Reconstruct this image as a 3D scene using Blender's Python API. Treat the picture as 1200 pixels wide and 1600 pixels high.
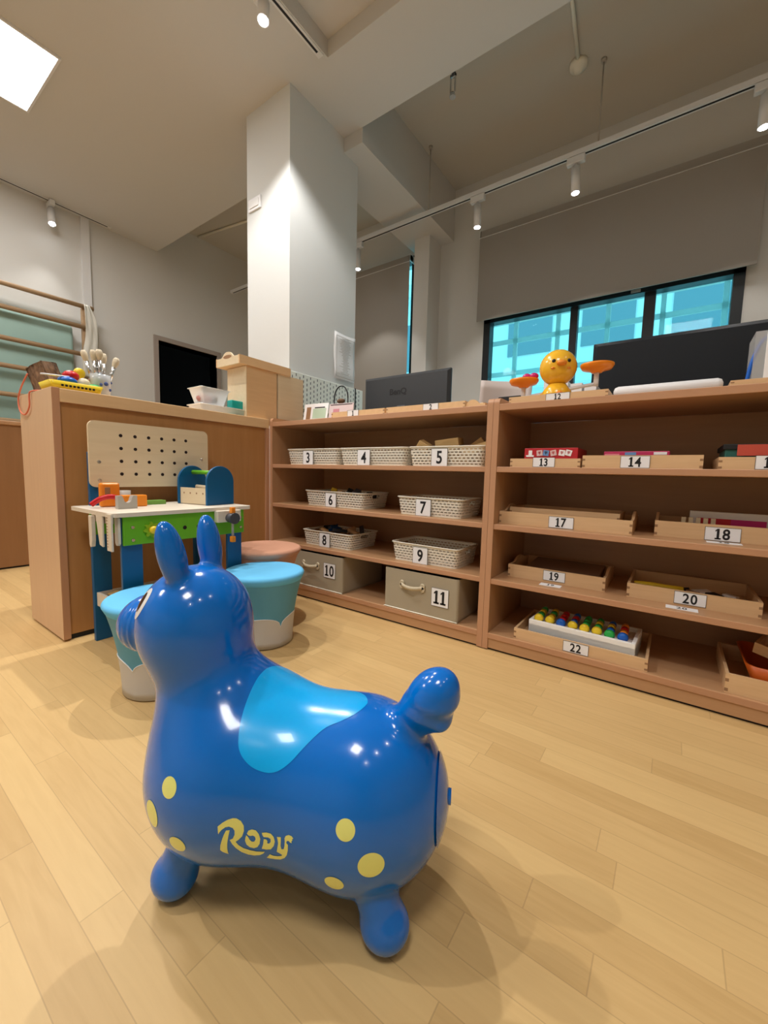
import bpy, bmesh, math, random
import numpy as np
from mathutils import Vector, Matrix, geometry
PI = math.pi
R = math.radians
random.seed(4)

# ------------------------------------------------------------------ scene, camera, world, lights
sc = bpy.context.scene
for o in list(bpy.data.objects):
    bpy.data.objects.remove(o, do_unlink=True)
C = bpy.context.collection

yaw, pitch, roll = R(-35.44), R(5.47), R(1.45)
F = Vector((math.sin(yaw)*math.cos(pitch), math.cos(yaw)*math.cos(pitch), -math.sin(pitch)))
r0 = Vector((math.cos(yaw), -math.sin(yaw), 0))
u0 = r0.cross(F)
Rt = r0*math.cos(roll) + u0*math.sin(roll)
Up = -r0*math.sin(roll) + u0*math.cos(roll)
cam = bpy.data.cameras.new('camera')
cam.sensor_fit = 'VERTICAL'; cam.sensor_height = 32.0; cam.lens = 631/1600*32.0
cam.clip_start = .02
co = bpy.data.objects.new('camera', cam); C.objects.link(co)
M3 = Matrix((Rt, Up, -F)).transposed()
co.matrix_world = Matrix.Translation((0, 0, .65)) @ M3.to_4x4()
sc.camera = co
sc.view_settings.view_transform = 'Standard'
sc.view_settings.look = 'None'
sc.view_settings.gamma = 1.0
sc.view_settings.use_curve_mapping = False
sc.view_settings.exposure = 0.30

w = bpy.data.worlds.new('world'); sc.world = w; w.use_nodes = True
w.node_tree.nodes['Background'].inputs[0].default_value = (.75, .92, 1.0, 1)
w.node_tree.nodes['Background'].inputs[1].default_value = 1.5

SPOT_W = 26.0      # track spots
PANEL_W = 17.0     # square ceiling panels
LAMP_COL = (1.0, .965, .92)

# ------------------------------------------------------------------ helpers
def nodes_of(m):
    m.use_nodes = True
    nt = m.node_tree
    return nt, nt.nodes['Principled BSDF']

def mat(name, col, rough=.5, metal=0, coat=0, spec=.5, trans=0, alpha=1, emit=None, es=0, bump=0, bscale=200, ior=1.45):
    m = bpy.data.materials.new(name)
    nt, b = nodes_of(m)
    b.inputs['Base Color'].default_value = (*col, 1)
    b.inputs['Roughness'].default_value = rough
    b.inputs['Metallic'].default_value = metal
    b.inputs['Specular IOR Level'].default_value = spec
    b.inputs['Coat Weight'].default_value = coat
    b.inputs['Coat Roughness'].default_value = .03
    b.inputs['Transmission Weight'].default_value = trans
    b.inputs['Alpha'].default_value = alpha
    b.inputs['IOR'].default_value = ior
    if emit:
        b.inputs['Emission Color'].default_value = (*emit, 1)
        b.inputs['Emission Strength'].default_value = es
    tc = nt.nodes.new('ShaderNodeTexCoord')
    n = nt.nodes.new('ShaderNodeTexNoise'); n.inputs['Scale'].default_value = bscale
    n.inputs['Detail'].default_value = 3
    nt.links.new(tc.outputs['Object'], n.inputs['Vector'])
    if bump:
        bp = nt.nodes.new('ShaderNodeBump'); bp.inputs['Strength'].default_value = bump
        bp.inputs['Distance'].default_value = .002
        nt.links.new(n.outputs['Fac'], bp.inputs['Height'])
        nt.links.new(bp.outputs['Normal'], b.inputs['Normal'])
    elif not emit and not trans:
        mr = nt.nodes.new('ShaderNodeMapRange')
        mr.inputs['To Min'].default_value = max(0, rough-.04); mr.inputs['To Max'].default_value = min(1, rough+.04)
        nt.links.new(n.outputs['Fac'], mr.inputs['Value'])
        nt.links.new(mr.outputs['Result'], b.inputs['Roughness'])
    return m

def wood(name, c1, c2, axis='X', scale=9, rough=.42, stretch=12, spec=.4):
    m = bpy.data.materials.new(name)
    nt, b = nodes_of(m)
    b.inputs['Roughness'].default_value = rough
    b.inputs['Specular IOR Level'].default_value = spec
    tc = nt.nodes.new('ShaderNodeTexCoord'); mp = nt.nodes.new('ShaderNodeMapping')
    s = [scale*stretch]*3; s['XYZ'.index(axis)] = scale
    mp.inputs['Scale'].default_value = s
    n = nt.nodes.new('ShaderNodeTexNoise'); n.inputs['Scale'].default_value = 1
    n.inputs['Detail'].default_value = 5; n.inputs['Distortion'].default_value = .4
    n2 = nt.nodes.new('ShaderNodeTexNoise'); n2.inputs['Scale'].default_value = .12
    cr = nt.nodes.new('ShaderNodeValToRGB')
    cr.color_ramp.elements[0].position = .3; cr.color_ramp.elements[0].color = (*c1, 1)
    cr.color_ramp.elements[1].position = .7; cr.color_ramp.elements[1].color = (*c2, 1)
    ad = nt.nodes.new('ShaderNodeMath'); ad.operation = 'MULTIPLY_ADD'
    ad.inputs[1].default_value = .6
    nt.links.new(tc.outputs['Object'], mp.inputs['Vector'])
    nt.links.new(mp.outputs['Vector'], n.inputs['Vector'])
    nt.links.new(mp.outputs['Vector'], n2.inputs['Vector'])
    nt.links.new(n.outputs['Fac'], ad.inputs[0])
    m2 = nt.nodes.new('ShaderNodeMath'); m2.operation = 'MULTIPLY'; m2.inputs[1].default_value = .4
    nt.links.new(n2.outputs['Fac'], m2.inputs[0])
    nt.links.new(m2.outputs[0], ad.inputs[2])
    nt.links.new(ad.outputs[0], cr.inputs['Fac'])
    nt.links.new(cr.outputs['Color'], b.inputs['Base Color'])
    return m

class X:                      # tiny node-math expression builder
    def __init__(s, nt, out): s.nt, s.o = nt, out
    def _op(s, op, a=None, b=None):
        n = s.nt.nodes.new('ShaderNodeMath'); n.operation = op
        s.nt.links.new(s.o, n.inputs[0])
        for i, v in ((1, a), (2, b)):
            if v is None: continue
            if isinstance(v, X): s.nt.links.new(v.o, n.inputs[i])
            else: n.inputs[i].default_value = v
        return X(s.nt, n.outputs[0])
    def __add__(s, v): return s._op('ADD', v)
    def __sub__(s, v): return s._op('SUBTRACT', v)
    def __mul__(s, v): return s._op('MULTIPLY', v)
    def __truediv__(s, v): return s._op('DIVIDE', v)
    def fract(s): return s._op('FRACT')
    def floor(s): return s._op('FLOOR')
    def abs(s): return s._op('ABSOLUTE')
    def lt(s, v): return s._op('LESS_THAN', v)
    def gt(s, v): return s._op('GREATER_THAN', v)
    def mx(s, v): return s._op('MAXIMUM', v)
    def mn(s, v): return s._op('MINIMUM', v)
    def mod(s, v): return s._op('FLOORED_MODULO', v)
    def rnd(s, k=43758.5): return (s*12.9898)._op('SINE').__mul__(k).fract()

def coords(nt):
    tc = nt.nodes.new('ShaderNodeTexCoord'); sp = nt.nodes.new('ShaderNodeSeparateXYZ')
    nt.links.new(tc.outputs['Object'], sp.inputs[0])
    return [X(nt, sp.outputs[i]) for i in range(3)]

def link(name, bm, mats, parent=None, smooth=False, normals=None, bevel=0):
    me = bpy.data.meshes.new(name)
    bm.normal_update()
    bm.to_mesh(me); bm.free()
    if not isinstance(mats, (list, tuple)): mats = [mats]
    for m in mats: me.materials.append(m)
    if smooth:
        for p in me.polygons: p.use_smooth = True
    o = bpy.data.objects.new(name, me); C.objects.link(o)
    if parent is not None: o.parent = parent
    if bevel:
        md = o.modifiers.new('bevel', 'BEVEL'); md.width = bevel; md.segments = 2
        md.limit_method = 'ANGLE'; md.angle_limit = R(50)
    return o

def box(bm, x0, x1, y0, y1, z0, z1, mi=0):
    vs = [bm.verts.new((x, y, z)) for z in (z0, z1) for y in (y0, y1) for x in (x0, x1)]
    q = [(0, 2, 3, 1), (4, 5, 7, 6), (0, 1, 5, 4), (2, 6, 7, 3), (0, 4, 6, 2), (1, 3, 7, 5)]
    fs = []
    for a in q:
        f = bm.faces.new([vs[i] for i in a]); f.material_index = mi; fs.append(f)
    return vs, fs

def rbox(bm, x0, x1, y0, y1, z0, z1, r=.003, seg=2, mi=0):
    vs, fs = box(bm, x0, x1, y0, y1, z0, z1, mi)
    es = list({e for f in fs for e in f.edges})
    bmesh.ops.bevel(bm, geom=es, offset=r, segments=seg, affect='EDGES', profile=.5, material=-1)

def bxo(name, m, dims, parent=None, r=0, bevel=0, smooth=False):
    bm = bmesh.new()
    if r: rbox(bm, *dims, r=r)
    else: box(bm, *dims)
    return link(name, bm, m, parent, smooth, bevel=bevel)

def xf(bm, geom_start, M):
    bm.verts.ensure_lookup_table()
    for v in bm.verts[geom_start:]: v.co = M @ v.co

def cyl(bm, p0, p1, r1, r2=None, seg=20, caps=True, mi=0, smooth=True):
    r2 = r1 if r2 is None else r2
    p0, p1 = Vector(p0), Vector(p1); d = (p1-p0).normalized()
    a = d.orthogonal().normalized(); b = d.cross(a)
    A, B = [], []
    for i in range(seg):
        t = 2*PI*i/seg; e = a*math.cos(t)+b*math.sin(t)
        A.append(bm.verts.new(p0+e*r1)); B.append(bm.verts.new(p1+e*r2))
    for i in range(seg):
        j = (i+1) % seg
        f = bm.faces.new((A[i], A[j], B[j], B[i])); f.smooth = smooth; f.material_index = mi
    if caps:
        for L in (list(reversed(A)), B):
            f = bm.faces.new(L); f.material_index = mi

def lathe(bm, prof, M=None, seg=32, mi=0, smooth=True):
    """prof: list of (r,z); M transform"""
    M = M or Matrix()
    rings = []
    for r, z in prof:
        if r < 1e-6: rings.append([bm.verts.new(M @ Vector((0, 0, z)))])
        else: rings.append([bm.verts.new(M @ Vector((r*math.cos(2*PI*i/seg), r*math.sin(2*PI*i/seg), z))) for i in range(seg)])
    for k in range(len(rings)-1):
        a, b = rings[k], rings[k+1]
        for i in range(seg):
            j = (i+1) % seg
            if len(a) == 1 and len(b) == 1: continue
            if len(a) == 1: f = bm.faces.new((a[0], b[j], b[i]))
            elif len(b) == 1: f = bm.faces.new((a[i], a[j], b[0]))
            else: f = bm.faces.new((a[i], a[j], b[j], b[i]))
            f.smooth = smooth; f.material_index = mi

def prism(bm, poly, M, t, mi=0, smooth_side=False):
    """poly 2D in local xy, extruded along local z by t, M maps to world"""
    A = [bm.verts.new(M @ Vector((x, y, 0))) for x, y in poly]
    B = [bm.verts.new(M @ Vector((x, y, t))) for x, y in poly]
    n = len(poly)
    f1 = bm.faces.new(list(reversed(A))); f2 = bm.faces.new(B)
    fs = [f1, f2]
    for i in range(n):
        j = (i+1) % n
        f = bm.faces.new((A[i], A[j], B[j], B[i])); f.smooth = smooth_side; fs.append(f)
    for f in fs: f.material_index = mi

def tube(bm, pts, r, seg=8, closed=False, mi=0):
    pts = [Vector(p) for p in pts]; n = len(pts); rings = []
    up = None
    for i, p in enumerate(pts):
        d = (pts[(i+1) % n if closed else min(i+1, n-1)] - pts[(i-1) % n if closed else max(i-1, 0)]).normalized()
        if up is None: up = d.orthogonal().normalized()
        up = (up - d*up.dot(d)).normalized(); b = d.cross(up)
        rings.append([bm.verts.new(p + (up*math.cos(2*PI*k/seg)+b*math.sin(2*PI*k/seg))*r) for k in range(seg)])
    for i in range(n if closed else n-1):
        a, c = rings[i], rings[(i+1) % n]
        for k in range(seg):
            l = (k+1) % seg
            f = bm.faces.new((a[k], a[l], c[l], c[k])); f.smooth = True; f.material_index = mi
    if not closed:
        f = bm.faces.new(list(reversed(rings[0]))); f.material_index = mi
        f = bm.faces.new(rings[-1]); f.material_index = mi

def ball(bm, c, r, seg=24, mi=0, sc3=(1, 1, 1)):
    n = len(bm.verts)
    g = bmesh.ops.create_uvsphere(bm, u_segments=seg, v_segments=seg//2, radius=1)
    for v in g['verts']:
        v.co = Vector((v.co.x*r*sc3[0]+c[0], v.co.y*r*sc3[1]+c[1], v.co.z*r*sc3[2]+c[2]))
        for f in v.link_faces: f.smooth = True; f.material_index = mi

def smooth_path(pts, n=8, closed=False):
    pts = [Vector(p) for p in pts]; out = []; N = len(pts)
    for i in range(N if closed else N-1):
        if closed: p0, p1, p2, p3 = pts[i-1], pts[i], pts[(i+1) % N], pts[(i+2) % N]
        else: p0, p1, p2, p3 = pts[max(i-1, 0)], pts[i], pts[i+1], pts[min(i+2, N-1)]
        for k in range(n):
            t = k/n
            out.append(.5*((2*p1)+(p2-p0)*t+(2*p0-5*p1+4*p2-p3)*t*t+(3*p1-p0-3*p2+p3)*t**3))
    if not closed: out.append(pts[-1])
    return out

def tag(o, label, cat, group=None):
    o['label'] = label; o['category'] = cat
    if group: o['group'] = group
    return o

def thing(name, label, cat, loc=(0, 0, 0), rz=0, group=None):
    o = bpy.data.objects.new(name, None); C.objects.link(o)
    o.empty_display_size = .05
    o.location = loc; o.rotation_euler = (0, 0, rz)
    return tag(o, label, cat, group)

def struct(name, bm, m, **k):
    o = link(name, bm, m, **k); o['kind'] = 'structure'; return o

def text_mesh(s, size, bold=0.0, sx=1.0):
    cu = bpy.data.curves.new('t', 'FONT'); cu.body = s; cu.size = size
    cu.align_x = 'CENTER'; cu.align_y = 'CENTER'; cu.offset = bold; cu.resolution_u = 4
    ob = bpy.data.objects.new('t', cu); C.objects.link(ob)
    dg = bpy.context.evaluated_depsgraph_get(); dg.update()
    me = bpy.data.meshes.new_from_object(ob.evaluated_get(dg))
    bpy.data.objects.remove(ob, do_unlink=True); bpy.data.curves.remove(cu)
    xs = [v.co.x for v in me.vertices]; ys = [v.co.y for v in me.vertices]
    cx, cy = (min(xs)+max(xs))/2, (min(ys)+max(ys))/2
    for v in me.vertices: v.co.x = (v.co.x-cx)*sx; v.co.y -= cy
    return me

def numeral_mesh(s, size, bold, sx):
    """digits side by side; the 1 has a flag and a foot"""
    bm = bmesh.new(); x = 0; H = .5*.73*size
    for ch in s:
        n0 = len(bm.verts)
        if ch == '1':
            t = .058*size+bold; w_ = .19*size
            for poly in ([(-t, -H), (t, -H), (t, H), (-t*.6, H), (-w_, H-.13*size), (-w_*.8, H-.21*size), (-t, H-.13*size)], [(-w_, -H), (w_, -H), (w_, -H+.1*size), (-w_, -H+.1*size)]):
                bm.faces.new([bm.verts.new((a*sx*1.05, b, 0)) for a, b in poly])
            bm.verts.ensure_lookup_table(); vs_ = bm.verts[n0:]
        else:
            bm.from_mesh(text_mesh(ch, size, bold, sx)); bm.verts.ensure_lookup_table(); vs_ = bm.verts[n0:]
        lo = min(v.co.x for v in vs_); hi = max(v.co.x for v in vs_)
        for v in vs_: v.co.x += x-lo
        x += hi-lo+.075*size
    for v in bm.verts: v.co.x -= (x-.075*size)/2
    me = bpy.data.meshes.new('numeral'); bm.to_mesh(me); bm.free(); return me

def text_obj(name, s, size, m, parent, M, bold=0.0, sx=1.0):
    me = numeral_mesh(s, size, bold, sx) if s.isdigit() else text_mesh(s, size, bold, sx); me.name = name
    me.materials.clear(); me.materials.append(m)
    me.transform(M)
    o = bpy.data.objects.new(name, me); C.objects.link(o); o.parent = parent
    return o

def front_M(x, y, z):        # local xy plane -> facing -Y
    return Matrix.Translation((x, y, z)) @ Matrix.Rotation(PI/2, 4, 'X')

# ------------------------------------------------------------------ materials
def wall_mat(name, col):
    return mat(name, col, rough=.9, spec=.2, bump=.15, bscale=160)
m_wall = wall_mat('wall_paint', (.70, .69, .66))
m_ceil = wall_mat('ceiling_paint', (.66, .65, .63))
m_ceil_up = wall_mat('upper_ceiling_paint', (.58, .55, .49))
m_pillar = wall_mat('pillar_paint', (.72, .74, .74))
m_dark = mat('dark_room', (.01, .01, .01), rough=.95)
m_white = mat('white_metal', (.78, .78, .78), rough=.35)
m_black = mat('black_metal', (.012, .016, .02), rough=.4)
m_card = mat('white_card', (.90, .90, .92), rough=.6)
m_ink = mat('black_ink', (.01, .01, .012), rough=.6)
m_shelf = wood('beech_veneer', (.47, .26, .13), (.54, .31, .16), 'X', 3, .4, 14)
m_shelf_y = wood('beech_veneer_side', (.47, .26, .13), (.54, .31, .16), 'Z', 3, .4, 14)
m_edge = wood('beech_edge_band', (.50, .26, .145), (.55, .30, .17), 'X', 3, .35, 10)
m_edge_z = wood('beech_edge_band_side', (.50, .26, .145), (.55, .30, .17), 'Z', 3, .35, 10)
m_cabend = wood('beech_cabinet_end', (.72, .49, .31), (.78, .54, .345), 'Z', 4, .45, 12)
m_cabpanel = wood('beech_cabinet_panel', (.47, .225, .075), (.55, .28, .105), 'Z', 4, .4, 10)
m_light = wood('pale_beech', (.74, .49, .26), (.82, .56, .31), 'Y', 6, .5, 10)
m_tray = wood('tray_beech', (.68, .44, .235), (.77, .52, .29), 'X', 7, .45, 14)
m_joint = wood('tray_end_grain', (.30, .16, .08), (.36, .2, .1), 'Z', 20, .6, 2)
m_pale = wood('pale_birch', (.74, .61, .41), (.82, .69, .49), 'Y', 5, .45, 12)
m_block = wood('wood_block', (.50, .31, .12), (.66, .44, .19), 'X', 30, .5, 8)
m_bench_blue = mat('blue_paint', (.0, .10, .26), rough=.35)
m_bench_green = mat('green_paint', (.14, .46, .02), rough=.35)
m_top = wood('whitewashed_top', (.72, .64, .52), (.80, .73, .62), 'Y', 5, .4, 12)
m_orange = mat('orange_plastic', (.86, .27, .02), rough=.3)
m_orange_p = mat('orange_bowl', (.9, .26, .01), rough=.3)
m_red = mat('red_paint', (.55, .01, .015), rough=.3)
m_greyp = mat('grey_paint', (.45, .42, .38), rough=.5)
m_dgrey = mat('dark_grey_plastic', (.06, .065, .08), rough=.4)
m_screw = mat('screw_metal', (.7, .7, .7), rough=.25, metal=1)
m_hole = mat('drilled_hole', (.02, .01, .01), rough=.9)
m_yel = mat('yellow_paint', (.85, .62, .03), rough=.3)
m_felt = mat('blue_felt', (.14, .53, .88), rough=.85, bump=.25, bscale=500)
m_felt_side = mat('teal_leatherette', (.10, .34, .50), rough=.6, bump=.15, bscale=400)
m_felt_w = mat('grey_white_leatherette', (.60, .585, .57), rough=.6)
m_peach = mat('peach_felt', (.62, .32, .21), rough=.85, bump=.25, bscale=500)
m_linen = mat('linen_canvas', (.42, .36, .26), rough=.95, bump=.6, bscale=900)
m_cream = mat('cream_plastic', (.88, .85, .74), rough=.4)
m_mon = mat('monitor_plastic', (.010, .013, .018), rough=.42, spec=.3, bump=.2, bscale=900)
m_blind = mat('grey_blind_fabric', (.36, .335, .30), rough=.9, bump=.2, bscale=700)
m_green = mat('green_plastic', (.02, .42, .08), rough=.35)
m_blue = mat('blue_plastic', (.01, .12, .55), rough=.3)
m_teal = mat('teal_plastic', (.01, .42, .38), rough=.3)
m_pinkbox = mat('magenta_box', (.55, .03, .12), rough=.4)
m_redbox = mat('red_box', (.50, .02, .03), rough=.35)
m_tealbox = mat('dark_teal_box', (.02, .12, .10), rough=.4)
m_clear = mat('frosted_plastic', (.9, .92, .93), rough=.25, trans=.55, alpha=.75)
m_mint = mat('mint_mat', (.32, .47, .42), rough=.7, bump=.3, bscale=20)
m_white_pl = mat('white_plastic', (.82, .82, .84), rough=.35)
m_foam = mat('white_foam', (.9, .9, .89), rough=.7)
m_bristle = mat('cream_bristle', (.66, .57, .42), rough=.9, bump=.6, bscale=900)
m_bark = wood('rough_bark', (.03, .018, .012), (.30, .18, .11), 'Z', 45, .95, 2)
m_coral = mat('coral_cord', (.72, .20, .12), rough=.7)

def floor_mat():
    m = bpy.data.materials.new('maple_strip_floor')
    nt, b = nodes_of(m)
    x, y, z = coords(nt)
    row = ((y+10)/.0575).floor()
    off = row.rnd()*.9
    col = ((x+10+off)/.62).floor()
    idn = (row*7.13+col*3.71)
    r1 = idn.rnd(); r2 = (idn+31.7).rnd(9631.7)
    fy = ((y+10)/.0575).fract(); fx = ((x+10+off)/.62).fract()
    gy = (fy-.5).abs().gt(.488); gx = (fx-.5).abs().gt(.4985)
    gap = gy.mx(gx)
    # grain
    tc = nt.nodes.new('ShaderNodeTexCoord'); mp = nt.nodes.new('ShaderNodeMapping')
    mp.inputs['Scale'].default_value = (7, 75, 1)
    ad = nt.nodes.new('ShaderNodeCombineXYZ'); nt.links.new((r1*37).o, ad.inputs[0]); nt.links.new((r2*23).o, ad.inputs[1])
    va = nt.nodes.new('ShaderNodeVectorMath'); va.operation = 'ADD'
    nt.links.new(tc.outputs['Object'], mp.inputs['Vector'])
    nt.links.new(mp.outputs['Vector'], va.inputs[0]); nt.links.new(ad.outputs[0], va.inputs[1])
    n = nt.nodes.new('ShaderNodeTexNoise'); n.inputs['Scale'].default_value = 1; n.inputs['Detail'].default_value = 5
    n.inputs['Distortion'].default_value = .8
    nt.links.new(va.outputs[0], n.inputs['Vector'])
    g = X(nt, n.outputs['Fac'])
    val = (r1*.42+(g-.5)*.5+.30)
    cr = nt.nodes.new('ShaderNodeValToRGB')
    e = cr.color_ramp.elements
    e[0].position = 0; e[0].color = (.50, .31, .12, 1)
    e[1].position = 1; e[1].color = (.74, .52, .235, 1)
    k = e.new(.5); k.color = (.64, .43, .19, 1)
    nt.links.new(val.o, cr.inputs['Fac'])
    mx = nt.nodes.new('ShaderNodeMix'); mx.data_type = 'RGBA'
    nt.links.new((gap*.35).o, mx.inputs['Factor'])
    nt.links.new(cr.outputs['Color'], mx.inputs['A']); mx.inputs['B'].default_value = (.30, .18, .08, 1)
    nt.links.new(mx.outputs['Result'], b.inputs['Base Color'])
    b.inputs['Roughness'].default_value = .42
    b.inputs['Specular IOR Level'].default_value = .35
    return m
m_floor = floor_mat()

def weave_mat(hw, zc=.058):
    """cream basket plastic with staggered slots; slots and the grip are real gaps"""
    m = bpy.data.materials.new('cream_lattice')
    nt, b = nodes_of(m)
    b.inputs['Base Color'].default_value = (.88, .85, .75, 1); b.inputs['Roughness'].default_value = .4
    x, y, z = coords(nt)
    u = x + y*1.0
    row = (z/.0115).floor()
    fv = (z/.0115).fract(); fu = (u/.0175+row*.5).fract()
    slot = fv.gt(.62)*fu.lt(.74)
    band = z.gt(.008)*z.lt(.070)
    side = x.abs().gt(hw-.018)
    dy = (y.abs()-.024).mx(0)
    dz = (z-zc)
    d2 = dy*dy+dz*dz
    grip = d2.lt(.009**2)*side
    rim = d2.lt(.0135**2)*side
    hole = (slot*band*(rim._op('MULTIPLY', -1)+1)).mx(grip)
    tr = nt.nodes.new('ShaderNodeBsdfTransparent'); mix = nt.nodes.new('ShaderNodeMixShader')
    nt.links.new(hole.o, mix.inputs[0]); nt.links.new(b.outputs[0], mix.inputs[1]); nt.links.new(tr.outputs[0], mix.inputs[2])
    nt.links.new(mix.outputs[0], nt.nodes['Material Output'].inputs['Surface'])
    return m

def glass_mat(name, tint, gloss=.12):
    m = bpy.data.materials.new(name); m.use_nodes = True
    nt = m.node_tree; nt.nodes.remove(nt.nodes['Principled BSDF'])
    tr = nt.nodes.new('ShaderNodeBsdfTransparent'); tr.inputs[0].default_value = (*tint, 1)
    gl = nt.nodes.new('ShaderNodeBsdfGlossy'); gl.inputs['Roughness'].default_value = .02
    mix = nt.nodes.new('ShaderNodeMixShader'); mix.inputs[0].default_value = gloss
    nt.links.new(tr.outputs[0], mix.inputs[1]); nt.links.new(gl.outputs[0], mix.inputs[2])
    nt.links.new(mix.outputs[0], nt.nodes['Material Output'].inputs['Surface'])
    return m
m_glass = glass_mat('tinted_glass', (.52, .93, .97), .006)

# ------------------------------------------------------------------ room shell
XL, YB, ZS, ZU = -4.58, 3.58, 2.90, 3.25
XR, YF = 3.0, -3.2
bm = bmesh.new(); box(bm, XL-.2, XR+.2, YF-.2, YB+.2, -.1, 0); struct('floor', bm, m_floor)
# lower ceiling with the recess over the play area
bm = bmesh.new()
RX, RY, RZ = -1.71, 1.765, 2.99
box(bm, XL, RX, YF, 2.22, ZS, ZU+.1)
box(bm, RX, XR, RY, 2.22, ZS, ZU+.1)
box(bm, RX, XR, YF, RY, RZ, ZU+.1)
struct('ceiling', bm, m_ceil)
bm = bmesh.new(); box(bm, XL, XR, 2.22, YB+.1, ZU, ZU+.1); struct('ceiling', bm, m_ceil_up)
bm = bmesh.new(); box(bm, -2.24, -1.83, 2.22, YB, 2.81, ZU); struct('trim_1', bm, m_ceil)      # crossing beam
bm = bmesh.new(); box(bm, -2.40, -1.99, 1.745, 2.37, 0, ZU); struct('trim_2', bm, m_pillar)     # free pillar
bm = bmesh.new(); box(bm, -2.118, -1.96, 3.36, YB, 0, 2.81); struct('trim_3', bm, m_wall)        # pier between the windows
# back wall with two window openings
W1 = (-1.493, .278, .98, 2.045); W2 = (-3.10, -2.215, .98, 2.80)
bm = bmesh.new()
T = .22
box(bm, XL-.2, W2[0], YB, YB+T, 0, ZU+.1)
box(bm, W2[0], W2[1], YB, YB+T, 0, W2[2]); box(bm, W2[0], W2[1], YB, YB+T, W2[3], ZU+.1)
box(bm, W2[1], W1[0], YB, YB+T, 0, ZU+.1)
box(bm, W1[0], W1[1], YB, YB+T, 0, W1[2]); box(bm, W1[0], W1[1], YB, YB+T, W1[3], ZU+.1)
box(bm, W1[1], XR+.2, YB, YB+T, 0, ZU+.1)
struct('wall_back', bm, m_wall)
# left wall with the doorway
D0, D1, DZ = 2.20, 2.885, 2.0
bm = bmesh.new()
box(bm, XL-.15, XL, YF, D0, 0, ZU+.1); box(bm, XL-.15, XL, D1, YB, 0, ZU+.1); box(bm, XL-.15, XL, D0, D1, DZ, ZU+.1)
struct('wall_left', bm, m_wall)
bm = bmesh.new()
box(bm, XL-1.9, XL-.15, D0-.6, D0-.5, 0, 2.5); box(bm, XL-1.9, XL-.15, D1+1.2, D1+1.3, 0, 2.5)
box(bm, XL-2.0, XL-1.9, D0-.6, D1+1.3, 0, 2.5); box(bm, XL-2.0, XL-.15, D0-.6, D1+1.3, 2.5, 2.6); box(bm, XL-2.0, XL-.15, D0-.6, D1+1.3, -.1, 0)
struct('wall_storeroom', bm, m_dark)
m_frame = mat('taupe_door_frame', (.40, .34, .30), rough=.5)
bm = bmesh.new()
box(bm, XL-.15, XL+.02, D0-.045, D0, 0, DZ+.045); box(bm, XL-.15, XL+.02, D1, D1+.045, 0, DZ+.045); box(bm, XL-.15, XL+.02, D0, D1, DZ, DZ+.045)
struct('door_1', bm, m_frame)
bm = bmesh.new(); box(bm, XR, XR+.15, YF, YB, 0, ZU+.1); struct('wall_right', bm, m_wall)
bm = bmesh.new(); box(bm, XL-.15, XR+.15, YF-.15, YF, 0, ZU+.1); struct('wall_front', bm, m_wall)
bm = bmesh.new(); box(bm, XL, XL+.03, 1.535, 1.60, 0, ZS); struct('trim_4', bm, m_white)        # conduit cover on the left wall

# windows
def window(name, x0, x1, z0, z1, mull, fr=.055):
    bm = bmesh.new(); y0, y1 = YB+.02, YB+.08
    box(bm, x0, x1, y0-.03, y1, z1-.04, z1); box(bm, x0, x1, y0-.03, y1, z0, z0+.05)
    box(bm, x0, x0+.06, y0-.03, y1, z0, z1); box(bm, x1-.06, x1, y0-.03, y1, z0, z1)
    for a, b in mull: box(bm, a, b, y0, y1, z0, z1)
    root = struct(name, bm, m_black)
    xs = [x0+.06] + [q for mm in mull for q in mm] + [x1-.06]
    for i in range(0, len(xs), 2):
        bm = bmesh.new(); box(bm, xs[i]-.004, xs[i+1]+.004, YB+.045, YB+.050, z0+.045, z1-.035)
        link('glass_pane', bm, m_glass, root)
    return root
w1 = window('window_1', *W1, mull=[(-.775, -.72), (-.275, -.205)])
bxo('latch', m_greyp, (-.36, -.30, YB-.02, YB-.005, 2.012, 2.03), w1)
window('window_2', *W2, mull=[(-2.7, -2.64)])
m_sill = mat('white_sill', (.7, .7, .68), rough=.4)
# guard bars outside
gd = thing('window_guard', 'pale steel bar grille outside the wide black framed window', 'window guard', (0, 3.76, 0))
m_guard = mat('backlit_guard', (.85, .88, .88), rough=.5)
_nt = m_guard.node_tree; _tl = _nt.nodes.new('ShaderNodeBsdfTranslucent'); _tl.inputs[0].default_value = (.9, .93, .93, 1)
_mx = _nt.nodes.new('ShaderNodeMixShader'); _mx.inputs[0].default_value = .6  # translucent share added so the bars look brightened by daylight from behind
_nt.links.new(_nt.nodes['Principled BSDF'].outputs[0], _mx.inputs[1]); _nt.links.new(_tl.outputs[0], _mx.inputs[2])
_nt.links.new(_mx.outputs[0], _nt.nodes['Material Output'].inputs['Surface'])
for z in (1.30, 1.59, 1.875): bxo('rail', m_guard, (-1.55, .33, -.008, .008, z-.02, z+.02), gd)
for x in (-1.62+.36, -.90, -.524, -.16, .2): bxo('bar', m_guard, (x-.016, x+.016, -.016, .016, .95, 2.06), gd)

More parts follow.
